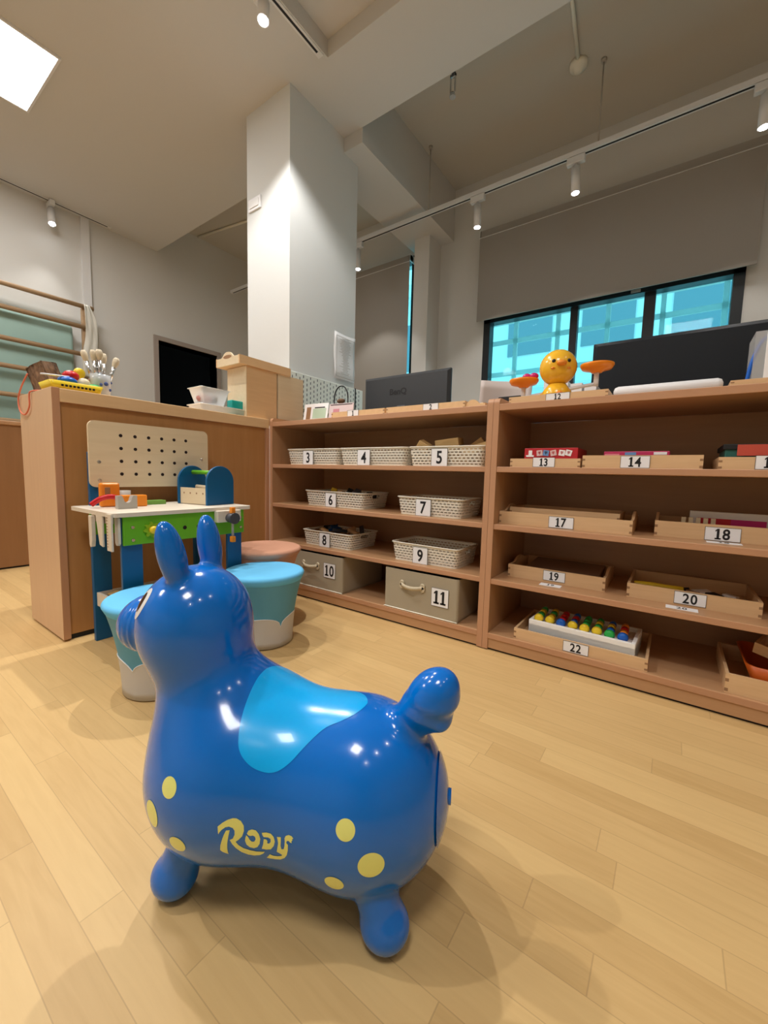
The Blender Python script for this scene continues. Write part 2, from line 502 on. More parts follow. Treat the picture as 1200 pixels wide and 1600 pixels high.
# building across the street
m_fac = mat('pale_facade', (.80, .84, .85), rough=.8)
m_fac2 = mat('facade_window', (.22, .30, .36), rough=.3)
bd = thing('facing_building', 'pale building seen through the wide window, with small grey windows low down', 'building', (0, 9.5, 0))
bxo('wall', m_fac, (-9, 6, 0, 3, -3, 5.2), bd)
bm = bmesh.new(); box(bm, -9.1, 6.1, -.25, 0, 2.65, 2.85); box(bm, -9.1, 6.1, -.3, 0, 5.2, 5.5); link('ledge', bm, m_fac, bd)
for i in range(9):
    x = -8+i*1.55
    fo = bxo('window', m_fac2, (x, x+.95, -.03, .02, 1.5, 2.3), bd)
    bxo('window_frame', m_white, (x-.06, x+1.01, -.02, .03, 1.44, 2.36), bd)
    bxo('window', m_fac2, (x, x+.95, -.03, .02, 3.4, 4.6), bd)

# roller blinds
def blind(label, x0, x1, z0, z1, y):
    t = thing('roller_blind', label, 'roller blind', ((x0+x1)/2, y, z1)); h = (x1-x0)/2
    bm = bmesh.new(); cyl(bm, (-h, .02, .04), (h, .02, .04), .028); link('roller', bm, m_blind, t)
    for xx in (-h, h-.012): bxo('bracket', m_white, (xx, xx+.012, -.01, YB-y-.001, .01, .07), t)
    bxo('fabric', m_blind, (-h+.005, h-.005, -.010, -.007, z0-z1, .06), t)
    bxo('bottom_bar', m_blind, (-h+.005, h-.005, -.014, -.003, z0-z1-.012, z0-z1+.006), t, r=.002)
    bxo('fascia', m_white, (-h, h, -.018, -.012, .0, .004), t)
    return t
blind('wide grey roller blind pulled halfway down over the black framed window', -1.535, .325, 2.02, 2.70, 3.50)
blind('narrow grey roller blind hanging full length behind the white pillar', -3.15, -2.216, .95, 2.68, 3.45)

# ------------------------------------------------------------------ lamps and ceiling fixtures
def emis(name, s, col=(1, 1, 1)):
    m = bpy.data.materials.new(name); m.use_nodes = True
    nt = m.node_tree; nt.nodes.remove(nt.nodes['Principled BSDF'])
    e = nt.nodes.new('ShaderNodeEmission'); e.inputs[0].default_value = (*col, 1); e.inputs[1].default_value = s
    nt.links.new(e.outputs[0], nt.nodes['Material Output'].inputs['Surface']); return m
m_lens = emis('lamp_lens', 30, (.95, .97, 1)); m_panel = emis('panel_diffuser', 7, (1, .98, .96))

def spot(label, x, y, z, tx=0, ty=0, power=SPOT_W, group='track spotlights', length=.16, size=R(95)):
    """z is the underside of the track; (tx,ty) tilt of the head"""
    t = thing('track_spotlight', label, 'spotlight', (x, y, z), 0, group)
    bxo('adapter', m_white, (-.055, .055, -.018, .018, -.045, -.002), t, r=.004)
    bm = bmesh.new(); cyl(bm, (0, 0, -.045), (0, 0, -.07), .008, seg=10); link('stem', bm, m_white, t)
    d = Vector((tx, ty, -1)).normalized(); a = Vector((0, 0, -.065)); e = a + d*length
    bm = bmesh.new(); cyl(bm, a, e, .027, seg=24); link('head', bm, m_white, t)
    bm = bmesh.new(); cyl(bm, e, e+d*.002, .021, seg=24); link('lens', bm, m_lens, t)
    l = bpy.data.lights.new('spot_bulb', 'SPOT'); l.energy = power; l.color = LAMP_COL
    l.spot_size = size; l.spot_blend = .35; l.shadow_soft_size = .02
    lo = bpy.data.objects.new('spot_bulb', l); C.objects.link(lo); lo.parent = t
    lo.location = e + d*.006; lo.rotation_euler = (-d).to_track_quat('Z', 'Y').to_euler()
    return t

def track(label, p0, p1, rods=(), th=.03):
    t = thing('light_track', label, 'track', (p0[0], p0[1], p0[2]))
    dx, dy = p1[0]-p0[0], p1[1]-p0[1]
    if abs(dx) > abs(dy):
        bxo('rail', m_white, (min(0, dx), max(0, dx), -.018, .018, 0, th), t)
        bxo('slot', m_ink, (min(0, dx)+.03, max(0, dx)-.03, -.006, .006, -.0015, .001), t)
    else:
        bxo('rail', m_white, (-.018, .018, min(0, dy), max(0, dy), 0, th), t)
        bxo('slot', m_ink, (-.006, .006, min(0, dy)+.03, max(0, dy)-.03, -.0015, .001), t)
    for x in rods:
        bm = bmesh.new(); cyl(bm, (x-p0[0], 0, .03), (x-p0[0], 0, ZU-p0[2]), .0045, seg=8)
        cyl(bm, (x-p0[0], 0, ZU-p0[2]-.02), (x-p0[0], 0, ZU-p0[2]), .016, seg=12); link('hanging_rod', bm, m_greyp, t)
    return t
track('long white light track hung on thin rods along the windows', (-4.45, 3.01, 2.735), (.9, 3.01), rods=(-3.3, -1.775, -.55))
g1 = 'spotlights on the window track'
spot('white spotlight half hidden beside the white pillar', -2.51, 3.01, 2.735, .02, 0, 16, g1)
spot('white spotlight right above the left edge of the wide blind', -1.352, 3.01, 2.735, .03, 0, 16, g1)
spot('white spotlight above the middle of the wide blind', -.675, 3.01, 2.735, .05, 0, 16, g1)
spot('white spotlight at the right edge of the photo', .245, 3.01, 2.735, .0, 0, 16, g1)
track('short light track on the low ceiling by the left wall', (-4.52, -1.2, 2.896), (-4.52, 1.77), th=.004)
spot('glaring spotlight high up over the wooden wall bars', -4.52, 1.31, 2.896, .45, -.1, 14, 'spotlights at the left wall')
track('light track along the edge of the ceiling recess', (-1.735, -2.6, 2.896), (-1.735, 1.74), th=.004)
g2 = 'spotlights at the ceiling recess'
spot('glaring spotlight in front of the white pillar', -1.735, 1.36, 2.896, .12, -.14, 78, g2, .09, R(150))
for yy in (.45, -.45): spot('white spotlight on the recess track above the play floor', -1.735, yy, 2.896, .25, .1, 52, g2, .09)
track('light track across the ceiling above the shelves and play floor', (1.05, -2.6, 2.962), (1.05, 1.6))
for yy in (1.1, .1, -.9): spot('white spotlight over the right half of the room', 1.05, yy, 2.962, -.25, .05, 9, g2, .09)

def panel(label, x0, y0, z):
    t = thing('ceiling_panel_light', label, 'ceiling light', (x0+.3, y0+.3, z), 0, 'square ceiling lights')
    bm = bmesh.new(); h = .3
    for d in ((-h, h, -h, -h+.012), (-h, h, h-.012, h), (-h, -h+.012, -h+.012, h-.012), (h-.012, h, -h+.012, h-.012)):
        box(bm, *d, -.012, 0)
    link('frame', bm, m_white, t)
    bxo('diffuser', m_panel, (-h+.012, h-.012, -h+.012, h-.012, -.008, -.004), t)
    l = bpy.data.lights.new('panel_tubes', 'AREA'); l.shape = 'SQUARE'; l.size = .56; l.energy = PANEL_W; l.color = (1, .97, .93)
    lo = bpy.data.objects.new('panel_tubes', l); C.objects.link(lo); lo.parent = t; lo.location = (0, 0, -.014)
    return t
panel('bright square panel light in the low ceiling, upper left corner', -3.54, .335, ZS)
panel('square panel light behind the viewer on the left', -3.54, -1.8, ZS)
panel('square panel light in the recess over the middle of the floor', -.3, -.9, RZ)

# small ceiling things
def sprinkler(label, x, y, z, l=.11):
    t = thing('fire_sprinkler', label, 'sprinkler', (x, y, z))
    bm = bmesh.new(); cyl(bm, (0, 0, 0), (0, 0, -l*.55), .012, seg=10); link('pipe', bm, m_dgrey, t)
    bm = bmesh.new()
    box(bm, -.018, -.012, -.006, .006, -l*.9, -l*.5); box(bm, .012, .018, -.006, .006, -l*.9, -l*.5); box(bm, -.018, .018, -.006, .006, -l*.56, -l*.5)
    cyl(bm, (0, 0, -l), (0, 0, -l*.9), .02, .012, seg=12); link('head', bm, m_screw, t)
sprinkler('dark sprinkler head hanging from the upper ceiling near its low edge', -1.30, 2.45, ZU, .26)
sprinkler('sprinkler head hanging from the upper ceiling left of the pillar', -4.02, 2.36, ZU, .2)
t = thing('smoke_detector', 'round smoke detector on the upper ceiling at the end of a conduit', 'smoke detector', (-.685, 2.95, ZU))
bm = bmesh.new(); lathe(bm, [(0, -.055), (.02, -.055), (.03, -.03), (.05, -.028), (.052, 0), (0, 0)], seg=24); link('housing', bm, m_cream, t)
bm = bmesh.new(); cyl(bm, (-.62, 2.25, ZU-.013), (-.68, 2.9, ZU-.013), .011, seg=10)
tag(link('conduit', bm, m_cream), 'thin pale conduit on the upper ceiling running to the smoke detector', 'conduit')
bm = bmesh.new(); cyl(bm, (-4.55, 2.66, ZU-.012), (-3.3, 2.87, ZU-.012), .012, seg=10)
tag(link('conduit', bm, m_cream), 'thin pale conduit on the upper ceiling left of the pillar', 'conduit')
t = thing('security_camera', 'small pale camera in the corner where pillar and ceiling meet', 'camera', (-1.94, 2.30, 2.95))
bm = bmesh.new(); cyl(bm, (0, -.06, 0), (0, .03, -.03), .012, seg=12); link('body', bm, m_white, t)
bm = bmesh.new(); cyl(bm, (0, .03, -.03), (0, .034, -.031), .008, seg=12); link('lens', bm, m_ink, t)
bm = bmesh.new(); cyl(bm, (0, -.07, .0), (-.05, -.07, 0), .006, seg=8); link('bracket', bm, m_white, t)
t = thing('wall_switch', 'white switch plate high on the left face of the pillar', 'switch', (-2.315, 1.745, 2.345))
bxo('plate', m_white_pl, (-.06, .06, -.01, 0, -.038, .038), t, r=.003)
bxo('rocker', m_white, (-.045, .045, -.014, -.01, -.022, .022), t, r=.001)

# ------------------------------------------------------------------ wall bars, mat, far cabinet
t = thing('wall_bars', 'wooden climbing wall bars with round rungs on the left wall', 'wall bars', (-4.45, 0, 0))
m_bar = wood('bar_wood', (.42, .27, .15), (.50, .33, .19), 'Y', 5, .45, 10)
bm = bmesh.new(); box(bm, -.02, .02, 1.475, 1.505, .3, 2.06); link('upright', bm, m_bar, t, bevel=.004)
bm = bmesh.new(); box(bm, -.02, .02, -.8, -.77, .3, 2.06); link('upright', bm, m_bar, t, bevel=.004)
for z, e in ((2.07, 1.56), (1.89, 1.49), (1.65, 1.49), (1.435, 1.49), (1.21, 1.49), (1.0, 1.49), (.8, 1.49), (.6, 1.49)):
    bm = bmesh.new(); cyl(bm, (.03, -.8, z), (.03, e, z), .019, seg=12); link('rung', bm, m_bar, t)
t = tag(bxo('gym_mat', m_mint, (-4.565, -4.475, -.8, 1.42, .95, 1.90), r=.03, smooth=True), 'mint green padded mat standing behind the wall bars', 'mat')
# cloth hung over the end of the bars
bm = bmesh.new()
pts = smooth_path([(-4.39, 1.50, 2.08), (-4.375, 1.52, 1.95), (-4.385, 1.53, 1.80), (-4.38, 1.51, 1.62), (-4.385, 1.50, 1.45)], 6)
ws = [.02, .045, .05, .06, .05]
for s in range(1):
    A = []
    for i, p in enumerate(pts):
        w_ = np.interp(i/(len(pts)-1), [0, .25, .5, .75, 1], ws)
        A.append([bm.verts.new((p.x+.012*math.sin(k*2.1+i*.3), p.y+(k/6-.5)*w_*2, p.z)) for k in range(7)])
    for i in range(len(A)-1):
        for k in range(6):
            f = bm.faces.new((A[i][k], A[i][k+1], A[i+1][k+1], A[i+1][k])); f.smooth = True
m_cloth = mat('white_cloth', (.62, .60, .53), rough=.9)
o = link('hanging_cloth', bm, m_cloth); md = o.modifiers.new('thick', 'SOLIDIFY'); md.thickness = .004
tag(o, 'white cloth hanging from the top rung at the end of the wall bars', 'cloth')
t = thing('low_cabinet', 'dark brown low cabinet behind the beech peninsula at the left edge', 'cabinet', (-3.32, 0, 0))
m_brown = wood('dark_beech', (.30, .15, .065), (.35, .18, .08), 'Z', 3, .4, 10)
bxo('body', m_brown, (-.4, 0, -1.6, 1.25, .012, .885), t)
bxo('top', m_shelf, (-.41, .012, -1.61, 1.26, .885, .91), t, r=.004)
bxo('plinth', m_ink, (-.39, -.01, -1.59, 1.24, 0, .012), t)

# ------------------------------------------------------------------ shelving units
ZT = .905
SH = [.684, .476, .272]
def shelf_unit(label, x0, x1, left_round=True):
    y0, y1 = 1.4235, 1.83
    t = thing('shelf_unit', label, 'shelf unit', ((x0+x1)/2, y0, 0), 0, 'low beech shelf units')
    h = (x1-x0)/2; d = y1-y0; th = .021
    for s in (-1, 1):
        bm = bmesh.new()
        xa, xb = (-h, -h+th) if s < 0 else (h-th, h)
        n = 6; r = .02; zt = .928
        poly = [(0, .004)] + [(r-r*math.cos(PI/2*k/n), zt-r+r*math.sin(PI/2*k/n)) for k in range(n+1)] + [(d-r+r*math.sin(PI/2*k/n), zt-r+r*math.cos(PI/2*k/n)) for k in range(n+1)] + [(d, .004)]
        M = Matrix(((0, 0, 1, xa), (1, 0, 0, 0), (0, 1, 0, 0), (0, 0, 0, 1)))
        prism(bm, poly, M, th)
        bm.normal_update()
        for f in bm.faces:
            if abs(f.normal.x) < .5: f.material_index = 1
        link('side_panel', bm, [m_shelf_y, m_edge_z], t)
    def board(name, z0, z1, ya=.0):
        bm = bmesh.new(); box(bm, -h+th, h-th, ya, d-.01, z0, z1); bm.normal_update()
        for f in bm.faces:
            if f.normal.y < -.5: f.material_index = 1
        return link(name, bm, [m_shelf, m_edge], t, bevel=.0015)
    board('top_board', ZT-.023, ZT)
    for z in SH: board('shelf', z-.0195, z, .002)
    board('bottom_board', .045, .066)
    bxo('plinth', m_shelf, (-h+th, h-th, .004, .02, .008, .045), t)
    bxo('back_panel', m_shelf, (-h+th, h-th, d-.01, d, .045, ZT-.023), t)
    bxo('foot_strip', m_ink, (-h+.01, h-.01, .012, d-.02, 0, .008), t)
    return t
shelf_unit('beech shelf unit with cream baskets and canvas boxes, left of the pair', -1.777, -.5445)
shelf_unit('beech shelf unit full of wooden trays, right of the pair', -.5435, .689)

# ------------------------------------------------------------------ peninsula cabinet
t = thing('storage_cabinet', 'beech peninsula cabinet with a plain recessed back, behind the toy workbench', 'cabinet', (-1.778, .49, 0))
L = 1.4235-.49-.001
bm = bmesh.new(); box(bm, -.375, 0, 0, .024, .008, .921); bm.normal_update()
for f in bm.faces:
    if f.normal.x > .5: f.material_index = 1
link('end_panel', bm, [m_cabend, m_edge_z], t, bevel=.002)
bm = bmesh.new(); box(bm, -.375, 0, .024, L, .872, .92); bm.normal_update()
for f in bm.faces:
    if f.normal.z < -.5: f.material_index = 1
link('top_board', bm, [m_light, m_edge], t, bevel=.002)
bxo('back_panel', m_cabpanel, (-.03, -.014, .024, L-.02, .02, .872), t)
bxo('corner_post', m_edge_z, (-.375, 0, L-.02, L, .008, .872), t)
bxo('far_panel', m_cabpanel, (-.375, -.36, .024, L-.02, .02, .872), t)
bxo('base_gap_shade', m_ink, (-.36, -.02, .02, L-.02, 0, .02), t)  # black slab stands in for the shade in the gap under the cabinet

# ------------------------------------------------------------------ number cards
def card(parent, s, x, y, z, w_, h_, size=None, tilt=0):
    """card centre at x,z on a front facing -Y, local to parent"""
    c = bxo('number_card', m_card, (x-w_/2, x+w_/2, y-.0012, y, z-h_/2, z+h_/2), parent)
    bm = bmesh.new(); b = .0009
    for d in ((x-w_/2, x+w_/2, z+h_/2-b, z+h_/2), (x-w_/2, x+w_/2, z-h_/2, z-h_/2+b), (x-w_/2, x-w_/2+b, z-h_/2, z+h_/2), (x+w_/2-b, x+w_/2, z-h_/2, z+h_/2)):
        box(bm, d[0], d[1], y-.0016, y-.0004, d[2], d[3])
    link('card_border', bm, m_ink, c)
    sz = size or h_*1.0
    text_obj('numeral', s, sz, m_ink, c, front_M(x, y-.0018, z), bold=sz*.022, sx=.82)
    return c

# ------------------------------------------------------------------ lattice baskets
def ring(bm, hx, hy, z, r, n=5):
    vs = []
    for cx, cy, a0 in ((hx-r, hy-r, 0), (-hx+r, hy-r, PI/2), (-hx+r, -hy+r, PI), (hx-r, -hy+r, 3*PI/2)):
        for k in range(n+1):
            a = a0+PI/2*k/n
            vs.append(bm.verts.new((cx+r*math.cos(a), cy+r*math.sin(a), z)))
    return vs
def loft(bm, rings, mi=0, smooth=True):
    for a, b in zip(rings, rings[1:]):
        n = len(a)
        for i in range(n):
            j = (i+1) % n
            f = bm.faces.new((a[i], a[j], b[j], b[i])); f.smooth = smooth; f.material_index = mi
def basket(num, x0, x1, yf, z, dep, cx, label, h=.080, cardw=.072, cardh=.070):
    w_ = x1-x0; xc = (x0+x1)/2
    t = thing('storage_basket', label, 'basket', (xc, yf+dep/2+.006, z), 0, 'cream lattice baskets')
    hx, hy = w_/2, dep/2; fl = .010
    bm = bmesh.new(); r = .02
    k = [ring(bm, hx-.002, hy-.002, .0, r), ring(bm, hx, hy, .006, r), ring(bm, hx+fl*.8, hy+fl*.8, h-.006, r), ]
    loft(bm, k)
    k2 = [ring(bm, hx+fl*.8-.004, hy+fl*.8-.004, h-.006, r), ring(bm, hx-.004, hy-.004, .004, r)]
    loft(bm, k2)
    link('lattice_wall', bm, weave_mat(hx), t)
    bm = bmesh.new(); a = ring(bm, hx, hy, .0005, r); bm.faces.new(list(reversed(a))); b_ = ring(bm, hx-.003, hy-.003, .004, r); bm.faces.new(b_)
    link('base', bm, m_cream, t)
    bm = bmesh.new()
    R4 = [ring(bm, hx+fl*.8-.004, hy+fl*.8-.004, h-.008, r), ring(bm, hx+fl*.8-.003, hy+fl*.8-.003, h-.001, r), ring(bm, hx+fl+.002, hy+fl+.002, h, r+.003), ring(bm, hx+fl+.003, hy+fl+.003, h-.004, r+.003), ring(bm, hx+fl*.8, hy+fl*.8, h-.006, r)]
    loft(bm, R4); link('rim', bm, m_cream, t)
    card(t, num, cx-xc, -hy-.011, .035, cardw, cardh)
    return t
Z1, Z2, Z3, Z4 = SH[0], SH[1], SH[2], .066
basket('3', -1.662, -1.318, 1.452, Z1, .22, -1.508, 'cream lattice basket with card 3, leftmost on the top shelf')
basket('4', -1.292, -.935, 1.452, Z1, .22, -1.150, 'cream lattice basket with card 4 between baskets 3 and 5')
basket('5', -.905, -.590, 1.452, Z1, .22, -.766, 'cream lattice basket with card 5 heaped with gold wooden blocks')
basket('6', -1.565, -1.190, 1.49, Z2, .20, -1.385, 'cream lattice basket with card 6 on the second shelf, full of small dark things', h=.078)
basket('7', -.972, -.680, 1.475, Z2, .20, -.845, 'cream lattice basket with card 7 at the right end of the second shelf', h=.078)
basket('8', -1.565, -1.250, 1.475, Z3, .21, -1.41, 'cream lattice basket with card 8 filled with dark toys and a blue star', h=.078)
basket('9', -.990, -.685, 1.468, Z3, .19, -.848, 'empty looking cream lattice basket with card 9 above the canvas box 11', h=.082)

def block(label, c, dims, rot, m=m_block, name='wooden_block', group='gold wooden blocks in basket 5', cat='block'):
    bm = bmesh.new(); a, b, d = dims
    rbox(bm, -a/2, a/2, -b/2, b/2, -d/2, d/2, r=.0015, seg=1)
    o = link(name, bm, m); o.location = c; o.rotation_euler = rot
    return tag(o, label, cat, group)
block('gold wooden block standing tilted at the left of basket 5', (-.868, 1.50, Z1+.083), (.05, .05, .038), (.2, .55, .3))
block('large gold wooden block lying in the middle of basket 5', (-.765, 1.53, Z1+.090), (.10, .07, .045), (.05, -.12, .12))
block('gold wooden block leaning right of the middle in basket 5', (-.665, 1.56, Z1+.084), (.085, .04, .03), (.1, -.65, .2))
block('long flat gold block sloping down at the right of basket 5', (-.630, 1.51, Z1+.072), (.12, .045, .03), (0, -.28, .15))
block('gold block at the back right of basket 5', (-.605, 1.62, Z1+.088), (.07, .05, .03), (.2, -.3, .5))
for i in range(6):
    block('wooden block buried under the others in basket 5', (-.86+.05*i, 1.60-.03*(i % 2), Z1+.035), (.06, .05, .035), (.1, .2*i, .3*i), group='buried blocks in basket 5')
# contents of basket 6 and 8
mats6 = [m_ink, m_joint, m_yel, m_dgrey, m_tray]
for i in range(11):
    block('small dark piece in basket 6', (-1.52+.031*i, 1.55+.06*((i*3) % 4)/3, Z2+.052+.012*(i % 3)), (.05, .03, .018), (random.uniform(-.4, .4), random.uniform(-.4, .4), random.uniform(0, 3)), mats6[i % 5], 'toy_piece', 'small toy pieces in basket 6', 'toy')
mats8 = [m_joint, m_tray, m_ink, m_joint, m_light, m_dgrey]
for i in range(13):
    block('wooden or dark piece heaped in basket 8', (-1.53+.021*i, 1.53+.10*((i*5) % 4)/3, Z3+.058+.012*(i % 3)), (.075, .022, .016), (random.uniform(-.4, .4), random.uniform(-.5, .5), random.uniform(0, 3)), mats8[i % 6], 'toy_piece', 'toy pieces in basket 8', 'toy')
bm = bmesh.new()
poly = [((.033 if k % 2 == 0 else .016)*math.cos(PI*k/5+.3), (.033 if k % 2 == 0 else .016)*math.sin(PI*k/5+.3)) for k in range(10)]
prism(bm, poly, Matrix(), .012)
o = link('toy_star', bm, mat('navy_plastic', (.0, .04, .14), rough=.4)); o.location = (-1.40, 1.535, Z3+.085); o.rotation_euler = (.5, .1, .2)
tag(o, 'dark blue star lying on top in basket 8', 'toy')

# ------------------------------------------------------------------ canvas boxes
def canvas_box(num, x0, x1, label, cx, hx_, patch=False):
    z = Z4; h = .176; d = .33; yf = 1.428
    t = thing('canvas_box', label, 'storage box', ((x0+x1)/2, yf, z), 0, 'grey canvas boxes')
    w_ = (x1-x0)/2; xc = (x0+x1)/2
    bm = bmesh.new()
    k = [ring(bm, w_-.003, d/2, 0, .01, 3), ring(bm, w_, d/2, .01, .01, 3), ring(bm, w_, d/2, h, .01, 3), ring(bm, w_-.004, d/2-.004, h, .01, 3), ring(bm, w_-.004, d/2-.004, .006, .01, 3)]
    loft(bm, k, smooth=False); bm.faces.new(list(reversed(k[0]))); bm.faces.new(k[-1])
    for v in bm.verts: v.co.y += d/2
    link('canvas_body', bm, m_linen, t)
    bm = bmesh.new(); tube(bm, smooth_path([(-w_, -.001, .004), (w_, -.001, .004)], 4), .0025, 6); link('piping', bm, m_cream, t)
    # handle : two round anchors and a bowed strap
    hc = hx_-xc; bm = bmesh.new()
    hm = mat('cream_leather', (.55, .47, .33), rough=.6)
    for s in (-1, 1):
        for dz in (-.006, .006):
            cyl(bm, (hc+s*.05, .0, .115+dz), (hc+s*.05, -.007, .115+dz), .013, .011, seg=16)
    rings = []
    for i in range(13):
        a = i/12*2-1; y = -.006-.014*(1-a*a); z_ = .115-.006*(1-a*a)
        rings.append([bm.verts.new((hc+a*.05, y+dy, z_+dz)) for dy, dz in ((-.003, -.008), (-.003, .008), (.003, .008), (.003, -.008))])
    loft(bm, rings)
    link('handle', bm, hm, t)
    card(t, num, cx-xc, -.0015, (.169 if num == '10' else .157)-z, .077, .073 if num == '10' else .075)
    return t
canvas_box('10', -1.604, -1.251, 'grey canvas box with card 10 on the bottom shelf beside the peach stool', -1.333, -1.463)
cb = canvas_box('11', -1.003, -.650, 'grey canvas box with card 11 at the right end of the bottom shelf', -.729, -.860)

# ------------------------------------------------------------------ wooden trays
def arch(w_, h0, h1, n=12):
    """profile (y,z) of an end board with a raised centre"""
    pts = [(-w_/2, 0), (w_/2, 0), (w_/2, h0)]
    for k in range(n+1):
        a = k/n; y = w_*.30*(1-2*a); z = h0+(h1-h0)*.5*(1+math.cos(PI*(2*abs(a-.5))**1.6))
        pts.append((y, z))
    pts.append((-w_/2, h0)); return pts
def tray(num, x0, x1, yf, z, dep, h, label, cardx=None, cw=.075, ch=.035, ends=.0, m=m_tray, group='wooden trays on the shelves', name='wooden_tray', cz=None, card_front=True, csize=None):
    w_ = (x1-x0)/2; xc = (x0+x1)/2; th = .008
    t = thing(name, label, 'tray', (xc, yf, z), 0, group)
    bm = bmesh.new(); box(bm, -w_, w_, 0, th, 0, h)
    for s in (-1, 1):
        n = 4
        for k in range(n):
            if k % 2 == 0: box(bm, *( sorted((s*w_, s*(w_-th))) ), -.0004, .001, h*(k+.3)/n, h*(k+.95)/n, 1)
    link('front_board', bm, [m, m_joint], t)
    bxo('back_board', m, (-w_, w_, dep-th, dep, 0, h), t)
    for s in (-1, 1):
        bm = bmesh.new()
        M = Matrix(((0, 0, 1, -w_ if s < 0 else w_-th), (1, 0, 0, dep/2), (0, 1, 0, 0), (0, 0, 0, 1)))
        prism(bm, arch(dep-2*th, h, h+ends) if ends else [(-dep/2+th, 0), (dep/2-th, 0), (dep/2-th, h), (-dep/2+th, h)], M, th)
        link('end_board', bm, m, t)
    bxo('base', m, (-w_+th, w_-th, th, dep-th, .001, .006), t)
    if num: card(t, num, cardx-xc, -.0006, (cz if cz is not None else ch/2+.001), cw, ch, size=csize or ch*1.08)
    return t
tray('13', -.482, -.252, 1.45, Z1, .22, .030, 'wooden tray with card 13 carrying a red box', -.3665, .072, .033)
tray('14', -.246, .064, 1.45, Z1, .24, .040, 'wooden tray with card 14 carrying a flat magenta box', -.10, .077, .037)
tray('15', .097, .42, 1.45, Z1, .24, .034, 'wooden tray with a half visible card at the right edge of the top shelf', .205, .066, .037)
tray('17', -.521, -.094, 1.478, Z2, .25, .045, 'wide wooden tray with card 17 holding a second tray', -.304, .080, .039, ends=.022)
tray('18', -.038, .39, 1.53, Z2, .24, .048, 'wooden tray with card 18 holding a white box and coloured pieces', .128, .082, .040, ends=.018)
tray('19', -.488, -.160, 1.512, Z3, .24, .047, 'wooden tray with card 19 on the lowest full shelf, holding a flat puzzle', -.322, .074, .036, ends=.016, cz=.026)
tray('20', -.097, .229, 1.507, Z3, .25, .045, 'wooden tray with card 20 holding a yellow toy and dark pieces', .067, .078, .038, cz=.024)
tray('22', -.4305, -.0216, 1.438, Z4, .26, .038, 'wooden tray with card 22 under the white box of coloured pegs', -.224, .078, .036)
tray('', .159, .60, 1.438, Z4, .27, .055, 'wooden tray with an orange basket at the right end of the bottom shelf')
tray('', -.500, -.135, 1.530, Z2+.008, .17, .052, 'second wooden tray nested inside tray 17', m=m_tray)
tray('1', -1.357, -1.045, 1.452, ZT, .24, .028, 'low wooden tray with card 1 on top of the left shelf unit', -1.222, .066, .030, m=m_light)  # paler wood here puts the light from above into both top trays
tray('2', -1.035, -.668, 1.452, ZT, .24, .028, 'low wooden tray with card 2 on top of the left shelf unit', -.816, .070, .028, m=m_light)
tray('12', -.497, -.186, 1.446, ZT, .26, .024, 'low wooden tray with card 12 under the yellow duck scale', -.334, .075, .024)
tray('', .105, .45, 1.452, ZT, .24, .018, 'low wooden tray under the clear box at the right edge')
# carrying handles of tray 2
bm = bmesh.new()
for s, xc in ((-1, -1.025), (1, -.642)):
    M = Matrix(((0, 0, 1, xc), (1, 0, 0, 1.572), (0, 1, 0, ZT+.001), (0, 0, 0, 1)))
    prism(bm, arch(.20, .02, .034), M, .012)
tag(link('tray_end', bm, m_light), 'curved end pieces of a small wooden frame between trays 1 and 2', 'frame')
bm = bmesh.new(); prism(bm, arch(.10, .014, .030), front_M(-.640, 1.47, ZT), .012)
tag(link('arched_block', bm, m_light), 'small arched wooden piece at the right end of tray 2', 'block')

# loose cards lying on the shelf in front of trays
def loose_card(s, x, y, z, lab, w_=.07):
    c = tag(bxo('loose_card', m_card, (x-w_/2, x+w_/2, y-.017, y+.017, z, z+.001)), lab, 'card', 'cards lying on the shelf')
    text_obj('numeral', s, .030, m_ink, c, Matrix.Translation((x, y, z+.0013)) @ Matrix.Rotation(0, 4, 'Z'), bold=.0006, sx=.82)
loose_card('19', -.325, 1.478, Z3, 'white card lying flat in front of tray 19')
loose_card('20', .048, 1.470, Z3, 'white card lying flat in front of tray 20', .078)
loose_card('18', .13, 1.492, Z2, 'white card lying flat in front of tray 18', .078)

# goods in the trays
t = thing('game_box', 'red cardboard box with small picture tiles, on tray 13', 'box', (-.350, 1.50, Z1+.008))
bxo('box', m_redbox, (-.085, .088, -.045, .12, 0, .058), t, r=.002)
m_tile = mat('printed_tile', (.75, .55, .55), rough=.5); m_tileb = mat('printed_tile_blue', (.15, .3, .6), rough=.5)
for i, (x, mm) in enumerate(((-.033, m_tile), (-.012, m_tileb), (.012, m_tile), (.039, m_card), (.060, m_card))):
    bm = bmesh.new(); box(bm, -.0095, .0095, -.0468, -.045, -.0095, .0095)
    o = link('picture_tile', bm, mm, t); o.location = (x, 0, .041); o.rotation_euler = (0, (-.1, .12, -.2, .15, .25)[i], 0)
    bm = bmesh.new(); box(bm, -.005, .005, -.0472, -.0468, -.001, .001); box(bm, -.005, .005, -.0472, -.0468, .003, .005); box(bm, -.001, .001, -.0472, -.0468, -.005, .005)
    o2 = link('tile_mark', bm, m_redbox if mm != m_tileb else m_ink, o)
bm = bmesh.new(); box(bm, -.078, -.052, -.0466, -.045, .028, .034); box(bm, -.070, -.058, -.0466, -.045, .034, .050); link('cover_picture', bm, m_card, t)
t = thing('flat_game_box', 'thin magenta box lying in tray 14', 'box', (-.10, 1.50, Z1+.006))
bxo('box', m_pinkbox, (-.088, .085, -.03, .14, 0, .047), t, r=.002)
bxo('cover_strip', m_tileb, (-.03, .0, -.0308, -.03, .034, .044), t); bxo('cover_strip', m_card, (.045, .078, -.0308, -.03, .036, .044), t); bxo('cover_strip', mat('pink_print', (.8, .25, .3), rough=.5), (-.085, -.045, -.0308, -.03, .034, .040), t)
